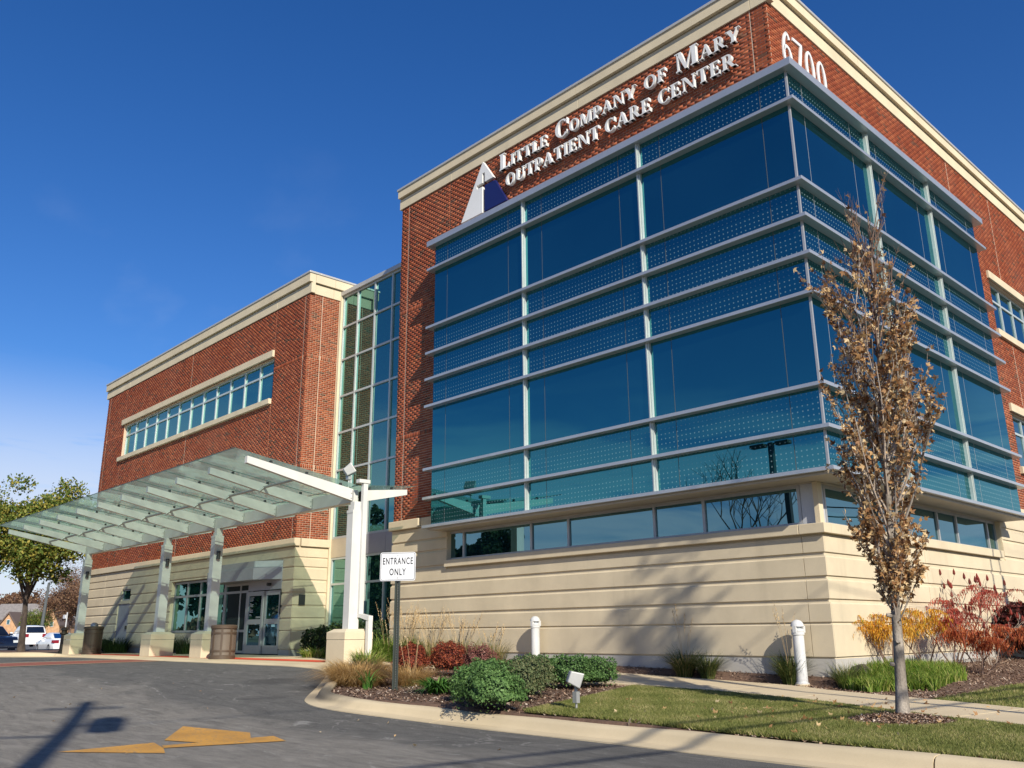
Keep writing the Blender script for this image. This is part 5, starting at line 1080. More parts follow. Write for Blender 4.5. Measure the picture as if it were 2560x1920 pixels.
for v in bm.verts: v.co = Vector((v.co.x * 0.18 + 0.22, v.co.y * 0.15 + 0.42, v.co.z * 0.14 + 0.40)) + Vector((math.sin(v.co.y * 7), math.sin(v.co.x * 6), math.sin(v.co.x * 5))) * 0.012
me = bpy.data.meshes.new('boulder'); bm.to_mesh(me); bm.free(); me.materials.append(M['bark_dark']); me.polygons.foreach_set('use_smooth', np.ones(len(me.polygons), bool))
link('boulder', me, None, label='dark rounded rock half hidden behind the lilyturf at the building corner', category='rock')
# sumacs: forked stems, drooping feathered leaves
def sumac(x, y, H, spread, label, mat, seed, nst=3, leafy=1.0, seeds=0, lean=(0, 0)):
    rng = random.Random(seed); z0 = float(land(x, y)); t = thing('sumac_bush', (x, y, z0), label, 'shrub', 'staghorn sumacs by the sunlit wall'); st_ = MB(); tips = []
    def br(p, d, L, r, lv):
        pts = [p]; q = p
        for k in range(3): d = (d + Vector((rng.uniform(-.25, .25), rng.uniform(-.25, .25), 0.12))).normalized(); q = q + d * L / 3; pts.append(q)
        st_.tube(pts, [r, r * .88, r * .78, r * .66], 5, False)
        if lv == 0 or (lv == 1 and rng.random() < 0.6): tips.append((q, d))
        if lv == 0: return
        for k in range(2 if rng.random() < 0.7 else 3):
            a = rng.uniform(0, 6.28); nd = (d + Vector((math.cos(a), math.sin(a), 0.1)) * rng.uniform(0.5, 0.95)).normalized(); br(q, nd, L * rng.uniform(.6, .85), r * .66, lv - 1)
    for k in range(nst):
        a = 6.283 * k / nst + rng.random(); d = Vector((math.cos(a) * spread + lean[0], math.sin(a) * spread + lean[1], 1)).normalized(); br(Vector((x + 0.05 * math.cos(a), y + 0.05 * math.sin(a), z0 - 0.02)), d, H * 0.40 * rng.uniform(.7, 1.15), 0.017, 3)
    obj('stem', st_, 'twig_light' if leafy < 0.5 else 'twig_brown', t); C = []; mbs = MB(); D = []
    for (q, d) in tips:
        if seeds and rng.random() < seeds: mbs.lathe([(0.008, 0), (0.028, 0.03), (0.022, 0.08), (0.004, 0.13)], tuple(q), 6)
        if rng.random() > leafy: continue
        for f in range(rng.randint(3, 5)):
            a = rng.uniform(0, 6.28); h = Vector((math.cos(a), math.sin(a), 0)); L = rng.uniform(0.20, 0.34)
            for k in range(8):
                s = (k + 1) / 8; c = q + h * L * s + Vector((0, 0, 0.06 * s - 0.22 * s * s))
                for sd in (-1, 1): C.append(c + Vector((-h.y, h.x, 0)) * sd * 0.03 + Vector((0, 0, -0.035))); D.append((rng.uniform(-.2, .2), rng.uniform(-.2, .2), -1.0))
    if C:
        C = np.array([c[:] for c in C]); n = len(C); rr = np.random.RandomState(seed); s = 0.045 + 0.02 * rr.rand(n); a = rr.rand(n) * 3.14
        ax = np.stack([np.cos(a), np.sin(a), 0 * a], 1); w = 0.008; D = np.array(D) + rr.randn(n, 3) * 0.25; D /= np.linalg.norm(D, axis=1)[:, None]
        V = np.stack([C - ax * w, C + ax * w, C + D * s[:, None] * 1.5 + ax * w * 0.3], 1).reshape(-1, 3); F = np.arange(3 * n).reshape(n, 3); link('foliage', mesh_np('foliage', V, F, rr.rand(n), mat), t)
    if seeds and mbs.v: obj('seed_head', mbs, 'seed_red', t, kind='stuff')
sumac(0.28, 1.45, 1.08, 0.40, 'golden yellow sumac against the cream wall left of the slender tree trunk', 'leaf_yellow', 201, 4)
sumac(0.38, 2.7, 0.98, 0.45, 'orange-yellow sumac seen just right of the slender tree trunk', 'leaf_yellow', 202, 3, 0.8)
sumac(0.55, 3.6, 1.50, 0.50, 'bright red sumac with dark seed heads, tallest of the red ones', 'leaf_red', 203, 4, 0.65, 0.14)
sumac(0.75, 4.9, 1.55, 0.50, 'bare forked sumac topped with dark red seed heads near the right edge', 'leaf_red', 204, 3, 0.15, 0.4)
sumac(1.31, 2.75, 1.05, 0.75, 'wide orange-red sumac in front of the maroon hedge', 'leaf_orange', 205, 4, 0.75, 0.08, (0.25, 0.35))
# mulch chips and lawn blades
def scatter(n, x0, x1, y0, y1, ok, seed):
    rng = np.random.RandomState(seed); x = rng.uniform(x0, x1, n); y = rng.uniform(y0, y1, n); k = ok(x, y); return x[k], y[k], rng
LA = np.array(lawnA['A'] + lawnA['B'][::-1]); LBp = np.array(lawnB['A'] + lawnB['B'][1:][::-1] + [lawnB['B'][0]]); WP = np.array(WI.tolist() + WO.tolist()[::-1])
def onbed(x, y): return (sdist(x, y) > 0.375) & ~inpoly(x, y, LA) & ~inpoly(x, y, LBp) & ~inpoly(x, y, WP) & ~((x < 0) & (y > 0)) & (x > -9.4)
x, y, rng = scatter(100000, -9.2, 5.2, -7.2, 8.5, onbed, 8)
def chips(name, x, y, rng, lab, zf=None, size=0.02, **pr):
    n = len(x); z = (land(x, y) if zf is None else zf(x, y)) + 0.012 * np.sin(x * 2.1 + y) * np.sin(y * 2.7) + 0.008 + rng.rand(n) * 0.012; C = np.stack([x, y, z], 1); a = rng.rand(n) * 3.14; L = size * (0.5 + rng.rand(n)); w = 0.004 + 0.005 * rng.rand(n)
    d = np.stack([np.cos(a), np.sin(a), rng.randn(n) * 0.35], 1) * L[:, None]; s = np.stack([-np.sin(a), np.cos(a), rng.randn(n) * 0.3], 1) * w[:, None]
    V = np.stack([C - d - s, C + d - s, C + d + s, C - d + s], 1).reshape(-1, 3); F = np.arange(4 * n).reshape(n, 4)
    return link(name, mesh_np(name, V, F, rng.rand(n) ** 1.3, 'mulch_chip'), None, kind='stuff', label=lab, category='mulch')
chips('mulch', x, y, rng, 'brown shredded wood mulch covering the planting beds')
TX, TY = 2.83, -4.15
bm = bmesh.new(); bmesh.ops.create_grid(bm, x_segments=24, y_segments=24, size=1.0)
for v in bm.verts:
    r_ = min(1.0, math.hypot(v.co.x, v.co.y)); sx = v.co.x * 0.62; sy = v.co.y * 0.62; X_, Y_ = TX + 0.16 + sx * 0.9 + sy * 0.1, TY - 0.42 + sy; v.co = Vector((X_, Y_, float(land(X_, Y_)) + 0.05 * (1 - r_ ** 2) + (0.0 if r_ < .98 else -0.06) + 0.006 * math.sin(X_ * 40) * math.sin(Y_ * 37)))
me = bpy.data.meshes.new('mulch_mound'); bm.to_mesh(me); bm.free(); me.materials.append(M['mulch_soil']); link('mulch_mound', me, None, kind='structure')
rng = np.random.RandomState(77); a = rng.rand(5200) * 6.283; q = np.sqrt(rng.rand(5200)) * 0.62
x, y = TX + 0.16 + np.cos(a) * q * .9 + 0.1 * np.sin(a) * q, TY - 0.42 + np.sin(a) * q
chips('mulch', x, y, rng, 'small ring of dark mulch around the slender tree trunk', lambda x, y: land(x, y) + 0.05 * (1 - (((x - TX - 0.16) / 0.56) ** 2 + ((y - TY + 0.42) / 0.62) ** 2)).clip(0, 1) - 0.006)
def notmound(x, y): return (((x - TX - 0.16) / 0.56) ** 2 + ((y - TY + 0.42) / 0.62) ** 2) > 0.93
def lawnblades(name, poly, n, x0, x1, y0, y1, seed, label, H=0.042):
    x, y, rng = scatter(n, x0, x1, y0, y1, lambda x, y: inpoly(x, y, poly) & notmound(x, y) & (sdist(x, y) > 0.36), seed)
    m = len(x); a = rng.rand(m) * 6.283; patch = np.sin(x * 3.1 + 1) * np.sin(y * 4.3) * 0.12 + np.sin(x * 9 + y * 7) * 0.06
    P = np.stack([x, y, land(x, y) + 0.006], 1); V = np.zeros((m, 3, 3)); h = H * (0.5 + 0.8 * rng.rand(m)); w = 0.0032 + 0.003 * (np.hypot(x - 7.3, y + 14.3) / 12)
    s = np.stack([np.cos(a), np.sin(a), 0 * a], 1) * w[:, None]; lean = np.stack([rng.randn(m) * 0.5, rng.randn(m) * 0.5, np.ones(m)], 1) * h[:, None]
    V[:, 0] = P - s; V[:, 1] = P + s; V[:, 2] = P + lean; r = np.clip(rng.rand(m) * 0.8 + 0.1 + patch, 0, 1)
    link(name, mesh_np(name, V.reshape(-1, 3), np.arange(3 * m).reshape(m, 3), r, 'lawn_blade'), None, kind='stuff', label=label, category='grass')
lawnblades('grass', LA, 760000, -2.4, 6.2, -6.9, -2.4, 9, 'mown green lawn between the curb and the sidewalk'); lawnblades('grass', LBp, 150000, 2.0, 8.0, -4.8, 6, 10, 'lawn on the building side of the sidewalk at the right edge')
# fallen leaves and grit
rng = np.random.RandomState(12); n = 26; x = rng.uniform(-9, 4, n); y = rng.uniform(-11.5, -7.4, n); C = np.stack([x, y, road(x, y) + 0.01], 1); V, F = leafquads(C, 0.035, rng, 3.0); link('fallen_leaf', mesh_np('fallen_leaf', V, F, np.repeat(0.6 + 0.4 * rng.rand(n), 2), 'leaf_brown'), None, kind='stuff', label='dry fallen leaves scattered over the asphalt', category='leaves')

rng = np.random.RandomState(31); n = 240; x = TX + rng.randn(n) * 1.5 - 0.4; y = TY + rng.randn(n) * 1.0; k = (sdist(x, y) > 0.2); x, y = x[k], y[k]
V, F = starleaves(np.stack([x, y, land(x, y) + 0.035], 1), 0.05, rng); link('fallen_leaf', mesh_np('fallen_leaf', V, F, np.repeat(0.3 + 0.7 * rng.rand(len(x)), 3), 'leaf_brown'), None, kind='stuff', label='dry maple leaves lying on the lawn and sidewalk around the slender tree', category='leaves')

# ------------------------------------------------------------------ trees
def tree_limbs(base, H, r0, seed, crown0, limb_fn, lean=(0, 0), wob=0.03, sides=10, top_r=0.01):
    rng = random.Random(seed); n = 14; pts = []
    for k in range(n + 1):
        f = k / n; pts.append(Vector((base[0] + lean[0] * f + rng.uniform(-wob, wob) * f, base[1] + lean[1] * f + rng.uniform(-wob, wob) * f, base[2] + H * f)))
    rad = [max(top_r, r0 * (1 - 0.93 * (k / n) ** 0.85)) * (1.25 if k == 0 else 1) for k in range(n + 1)]
    return pts, rad
def at(pts, f):
    q = f * (len(pts) - 1); i = min(int(q), len(pts) - 2); return pts[i].lerp(pts[i + 1], q - i)
# slender maple in front
zt = float(land(TX, TY)) + 0.03
T1 = thing('slender_maple', (TX, TY, zt), 'slender upright young maple with dry brown leaves standing in a mulch ring on the lawn', 'tree')
pts, rad = tree_limbs((TX, TY, zt - 0.06), 6.1, 0.066, 5, 1.2, None, (0.25, 0.27), 0.02)
mb = MB(); mb.tube(pts, rad, 14, False)
rng = random.Random(55)
for zz in (0.55, 0.78, 1.05): # old pruning scars
    p = at(pts, zz / 5.75); a = rng.uniform(3.5, 5.2); mb.tube([tuple(p), tuple(p + Vector((math.cos(a) * 0.1, math.sin(a) * 0.1, 0.02)))], [0.035, 0.022], 7)
obj('trunk', mb, 'bark_grey', T1, smooth=True)
LEAF = []; LEAFD = []
def twigs(mbt, p, d, L, r, lv, rng, dens, drop=0.0):
    n = 4; q = p.copy(); P_ = [p.copy()]
    for k in range(n): d = (d + Vector((rng.uniform(-.13, .13), rng.uniform(-.13, .13), 0.10))).normalized(); q = q + d * L / n; P_.append(q.copy())
    mbt.tube([tuple(x) for x in P_], [r * (1 - 0.17 * k) for k in range(n + 1)], 4 if lv < 2 else 6, False)
    m = int(L * dens[lv])
    for k in range(m):
        f = rng.random() ** 0.8; c = at(P_, f); LEAF.append((c + Vector((rng.uniform(-1, 1), rng.uniform(-1, 1), rng.uniform(-1, .6))) * 0.035)[:])
    if lv > 0:
        for k in range(rng.randint(3, 5)):
            f = rng.uniform(0.2, 0.95); a = rng.uniform(0, 6.283); nd = (d * 1.1 + Vector((math.cos(a), math.sin(a), 0.15)) * 0.55).normalized(); twigs(mbt, at(P_, f), nd, L * rng.uniform(.3, .5), r * .5, lv - 1, rng, dens)
limbs = []
for k in range(74):
    h = 0.95 + 4.3 * (k / 74) ** 1.35; f = h * 1.067 / 6.1; a = k * 2.399 + rng.uniform(-.3, .3); w = 0.95 if h < 3.2 else 0.95 - 0.2 * (h - 3.2)
    L = (0.62 + 0.55 * max(0, h - 0.95) / 0.65 if h < 1.6 else 1.45 if h < 3.2 else 1.45 - 0.36 * (h - 3.2)) * rng.uniform(.80, 1.17); d = Vector((math.cos(a) * (0.60 if h < 1.3 else 0.50 if h < 2.4 else 0.42) * w, math.sin(a) * (0.60 if h < 1.3 else 0.50 if h < 2.4 else 0.42) * w, 0.9)).normalized()
    dn = 34 if h < 1.5 else 25 if h < 2.6 else max(4.5, 25 - 12 * (h - 2.6)); mb = MB(); twigs(mb, at(pts, f), d, L, (0.011 if h < 1.5 else 0.018) * (1.1 - 0.1 * h), 2, rng, (dn * 1.2, dn, dn * 0.45)); obj('limb', mb, 'twig_brown' if h > 3.3 else 'twig_light' if k % 3 else 'bark_grey', T1)
fr = np.array(LEAF); V_, F_ = starleaves(fr, 0.052, np.random.RandomState(3)); link('foliage', mesh_np('foliage', V_, F_, np.repeat(np.random.RandomState(4).rand(len(fr)), 3), 'leaf_brown'), T1)
print('maple leaves', len(fr))
def broad_tree(name, x, y, z, H, cr, tr, label, mat, seed, nleaf, lsize, trunk_h=0.3, bark='bark_dark', lobes=26, cat='tree', group=None, lean=(0, 0), squash=0.62, limbs=9, shift=0.0, twig_n=0):
    rng = random.Random(seed); t = thing(name, (x, y, z), label, cat, group); pts, rad = tree_limbs((x, y, z - 0.1), H * 0.86, tr, seed, 0, None, lean, tr * 0.4); mb = MB(); mb.tube(pts, rad, 9, False)
    cz = z + H * (trunk_h + (1 - trunk_h) * 0.52); cc = Vector((x + lean[0] * .6, y + lean[1] * .6, cz)); rr = (cr, cr, H * (1 - trunk_h) * 0.5)
    R_ = np.random.RandomState(seed); ends = []
    for k in range(limbs):
        f = rng.uniform(trunk_h * 1.0, 0.75); p = at(pts, f); a = k * 2.4 + rng.uniform(-.4, .4); e = cc + Vector((math.cos(a) * cr * 0.75, math.sin(a) * cr * 0.75, rng.uniform(-.45, .7) * rr[2])); m = p.lerp(e, 0.5) + Vector((0, 0, 0.06 * H))
        P_ = [p, p.lerp(m, .6), m, e]; mb.tube([tuple(q) for q in P_], [tr * .38, tr * .3, tr * .2, tr * .05], 5, False); ends.append(e)
        for j in range(3 + twig_n):
            q = at(P_, rng.uniform(.4, .95)); e2 = q + Vector((rng.uniform(-1, 1), rng.uniform(-1, 1), rng.uniform(-.2, .9))) * cr * 0.38; mb.tube([tuple(q), tuple(q.lerp(e2, .5) + Vector((0, 0, .02 * H))), tuple(e2)], [tr * .14, tr * .09, tr * .03], 4, False); ends.append(e2)
    obj('trunk', mb, bark, t)
    if nleaf:
        E_ = np.array([e[:] for e in ends]); ex = R_.randn(lobes, 3); ex /= np.linalg.norm(ex, axis=1)[:, None]; ex = ex * np.array(rr) * (0.4 + 0.5 * R_.rand(lobes))[:, None] + np.array(cc[:]); L = np.concatenate([E_, ex]); k = R_.randint(0, len(L), nleaf)
        q = R_.randn(nleaf, 3); q /= np.linalg.norm(q, axis=1)[:, None]; P_ = L[k] + q * (0.35 + 0.65 * R_.rand(nleaf))[:, None] * cr * 0.30 * np.array([1, 1, squash]); leaves('foliage', P_, lsize, mat, t, seed, outward=q * 0.5, shift=shift)
    return t
broad_tree('maple_tree', -39.75, -1.6, 0.43, 8.0, 2.75, 0.17, 'leafy green maple on the parking island at the left edge of the drive', 'leaf_green', 301, 26000, 0.095, 0.32, lean=(2.6, -1.0), limbs=14, lobes=55, shift=0.15)
for i, (px, py, h, cr, lab, mt, nl) in enumerate(((-98, 18.7, 8.2, 3.6, 'rust-brown tree behind the parked white cars, right of the light pole', 'leaf_rust', 9000), (-86, 16.5, 7.2, 3.0, 'rust-brown tree just left of the leftmost canopy column', 'leaf_rust', 8000), (-112, 24.5, 10.5, 4.2, 'bare brown tree rising highest behind the parked cars', 'leaf_rust', 5000), (-128.8, 23.9, 5.2, 2.2, 'small dark green bush tree beside the brick house', 'leaf_green', 5000), (-220, 44, 11, 6.5, 'distant rusty tree behind the roof of the brick house', 'leaf_rust', 7000), (-228, 33, 10, 6, 'distant pale green tree at the left edge behind the houses', 'leaf_green', 7000), (-190, 62, 9.5, 5.5, 'distant reddish bare tree between house roof and light pole', 'leaf_rust', 4500))):
    broad_tree('background_tree', px, py, 0.0, h, cr, 0.2, lab, mt, 310 + i, int(nl * 1.8), 0.10 if px > -130 else 0.26, 0.12, group='trees beyond the parking lot', bark='twig_brown', twig_n=5, limbs=14)
# trees and shadow casters on the near side, seen only as shadows and reflections
def bare_tree(x, y, z, H, tr, label, seed, lv=4, leaf=0):
    rng = random.Random(seed); t = thing('street_tree', (x, y, z), label, 'tree', 'street trees behind the camera'); mb = MB(); tips = []
    def g(p, d, L, r, l):
        q = p; P_ = [p]
        for k in range(3): d = (d + Vector((rng.uniform(-.18, .18), rng.uniform(-.18, .18), .06))).normalized(); q = q + d * L / 3; P_.append(q)
        mb.tube([tuple(v) for v in P_], [r, r * .85, r * .72, r * .6], 6 if l > 2 else 4, False)
        if l == 0: tips.append(q[:]); return
        for k in range(3):
            a = rng.uniform(0, 6.283); g(q, (d + Vector((math.cos(a), math.sin(a), .15)) * rng.uniform(.5, .9)).normalized(), L * rng.uniform(.6, .82), r * .58, l - 1)
    g(Vector((x, y, z)), Vector((0, 0, 1)), H * 0.30, tr, lv); obj('trunk', mb, 'bark_dark', t)
    if leaf:
        T_ = np.array(tips); R_ = np.random.RandomState(seed); C = T_[R_.randint(0, len(T_), leaf)] + R_.randn(leaf, 3) * 0.22; leaves('foliage', C, 0.10, 'leaf_green', t, seed)
    return t
broad_tree('street_tree', 11.3, -6.2, 0.05, 12.8, 0.62, 0.12, 'tall half bare street tree whose shadow falls on the cream wall', 'leaf_rust', 401, 620, 0.09, 0.66, group='street trees behind the camera', twig_n=6, limbs=9)
bare_tree(-17.2, -26.0, 0.0, 11.0, 0.15, 'bare street tree mirrored in the glass near the corner', 402, 5)
for i, (x, y, h, s) in enumerate(((-54.5, -38, 9.6, 2.8), (-49, -37, 10.6, 3.2))):
    broad_tree('street_tree', x, y, 0, h, s, 0.25, ('dark leafy tree mirrored in the ribbon window, nearer the cream pier', 'tall leafy tree mirrored in the ribbon window left of the white bars', 'leafy tree across the street behind the camera', 'broad leafy tree far across the street', 'round leafy tree across the street near the lot')[i], 'leaf_dark', 420 + i, 7000, 0.30, 0.2, group='street trees behind the camera')

for i, (x, y, h, s) in enumerate(((-55, -17, 10, 4.2), (-52, -24, 11, 4.5), (-58, -10, 9, 3.6))):
    broad_tree('street_tree', x, y, 0, h, s, 0.25, ('dark leafy tree left of the frame, mirrored in the shopfront windows', 'tall dark tree left of the frame, mirrored in the entrance glazing', 'rust-red tree left of the frame, mirrored in the shopfront windows')[i], ('leaf_dark', 'leaf_dark', 'leaf_rust')[i], 440 + i, 12000, 0.30, 0.05, group='street trees behind the camera')
# ------------------------------------------------------------------ poles and wires
UP = thing('utility_pole', (11.2, -16.98, 0), 'wooden utility pole with crossarm and transformer whose shadow lies on the drive', 'utility pole')
dS = Vector((1.645, -0.68, 0)).normalized(); k_ = 1.06 / math.hypot(1.645, 0.68)
def shd(px, py, pole=(11.2, -16.98)): return ((Vector(pole) - Vector((px, py))).length) * k_
Hp = shd(-7.3, -9.2) + 0.12; ux, uy = 11.2, -16.98; ca = Vector((0.55, 0.83, 0)).normalized()
mb = MB(); mb.tube([(ux, uy, -0.1), (ux, uy, Hp)], [0.16, 0.11], 12); obj('pole', mb, 'wood_pole', UP)
mb = MB(); a0 = Vector((ux, uy, Hp - 0.45)); mb.tube([tuple(a0 - ca * 0.55), tuple(a0 + ca * 0.55)], 0.055, 6); obj('crossarm', mb, 'wood_pole', UP)
mb = MB(); z_ = shd(-4.0, -10.7); a1 = Vector((ux, uy, z_)); mb.tube([tuple(a1), tuple(a1 - ca * 0.75)], 0.045, 6); obj('crossarm', mb, 'wood_pole', UP)
mb = MB(); z_ = shd(-5.0, -10.0); c = Vector((ux, uy, 0)) + ca * 0.42; mb.lathe([(0.05, z_ - 0.55), (0.22, z_ - 0.45), (0.23, z_ + 0.30), (0.12, z_ + 0.42)], (c.x, c.y, 0), 16); mb.tube([(ux, uy, z_), (c.x, c.y, z_)], 0.05, 6); obj('transformer', mb, 'galvanised', UP)
P2 = (13.8, 34.0)
UP2 = thing('utility_pole', (P2[0], P2[1], 0), 'second wooden utility pole carrying the wires along the side street', 'utility pole')
mb = MB(); mb.tube([(P2[0], P2[1], -0.1), (P2[0], P2[1], 12.5)], [0.17, 0.11], 10); mb.box(P2[0] - 0.9, P2[0] + 0.9, P2[1] - 0.05, P2[1] + 0.05, 11.7, 11.85); obj('pole', mb, 'wood_pole', UP2)
for i, (za, zb, dx, r) in enumerate(((12.3, 11.8, -0.4, 0.006), (12.3, 11.8, 0.5, 0.006), (10.3, 9.6, 0.0, 0.014), (6.95, 7.6, 0.0, 0.035), (6.55, 7.1, 0.0, 0.035))):
    pts = []
    for k in range(41):
        f = k / 40; pts.append((ux + dx + (P2[0] - ux) * f, uy + (P2[1] - uy) * f, za + (zb - za) * f - 2.2 * 4 * f * (1 - f) * 0.45))
    mb = MB(); mb.tube(pts, r, 5); o = obj('overhead_wire', mb, 'rubber', None); o['label'] = ('thin outer wire mirrored in the right glass, topmost of the five', 'thin wire beside the topmost one above the side street', 'thick cable third from the top above the side street', 'medium cable second from the bottom above the side street', 'thick lowest cable above the side street')[i]; o['category'] = 'wire'; o['group'] = 'overhead wires along the side street'
# lamp post mirrored in the glass
LP = thing('street_lamp', (-14.4, -25, 0), 'dark lamp post with two flat heads mirrored in the lower glass band', 'street lamp')
mb = MB(); mb.box(-14.52, -14.28, -25.12, -24.88, 0, 10.0); obj('pole', mb, 'dark_metal', LP)
for sgn_ in (-1, 1):
    mb = MB(); mb.box(-14.4 + sgn_ * 0.12 - (0.2 if sgn_ < 0 else 0), -14.4 + sgn_ * 0.12 + (0.2 if sgn_ > 0 else 0), -25.04, -24.96, 9.88, 9.96); mb.box(min(-14.4 + sgn_ * 0.3, -14.4 + sgn_ * 1.05), max(-14.4 + sgn_ * 0.3, -14.4 + sgn_ * 1.05), -25.2, -24.8, 9.82, 10.0); obj('lamp_head', mb, 'dark_bronze', LP, bevel=0.03)
# pendant street lamp shading the side wall
px0, py0 = 8.4, 4.5
PLm = thing('street_lamp', (px0, py0, 0.1), 'slim gooseneck street lamp with hanging teardrop head casting its shadow on the side wall', 'street lamp')
# shadow apex on X=.03 at y=8.55,z=2.9
s_ = (px0 - 0.03) / 1.645; yA = py0 + 0.68 * s_; zA = 2.95 + 1.06 * s_
mb = MB(); mb.tube([(px0, py0, 0.1), (px0, py0, zA - 0.25)], [0.055, 0.035], 8); arc = [(px0, py0 + 0.28 - 0.28 * math.cos(R(a)), zA - 0.25 + 0.25 * math.sin(R(a))) for a in range(0, 151, 15)]; arc += [(px0, py0 + 0.62, zA - 0.75)]; mb.tube(arc, 0.028, 7); obj('pole', mb, 'dark_metal', PLm)
mb = MB(); mb.lathe([(0.03, 0.95), (0.07, 0.85), (0.13, 0.40), (0.15, 0.15), (0.10, 0.0), (0.03, -0.08)], (px0, py0 + 0.66, zA - 1.62), 14); obj('lamp_head', mb, 'galvanised', PLm)
# grey light pole and sign pole in the parking lot
t = thing('parking_light_pole', (-77.5, 9.9, 0), 'grey light pole rising behind the parked cars beside the maple trunk', 'light pole'); mb = MB(); mb.tube([(-77.5, 9.9, -0.2), (-76.9, 9.9, 5.6)], [0.16, 0.10], 10); obj('pole', mb, 'joint_grey', t)
t = thing('parking_sign', (-72, 10.2, 0), 'thin white post with small sign beside the grey light pole', 'sign'); mb = MB(); mb.tube([(-72, 10.2, -0.2), (-72, 10.2, 3.0)], 0.05, 6); obj('post', mb, 'bollard_white', t); mb = MB(); mb.box(-72.5, -71.9, 10.05, 10.1, 2.5, 2.8); obj('sign_panel', mb, 'sign_white', t)

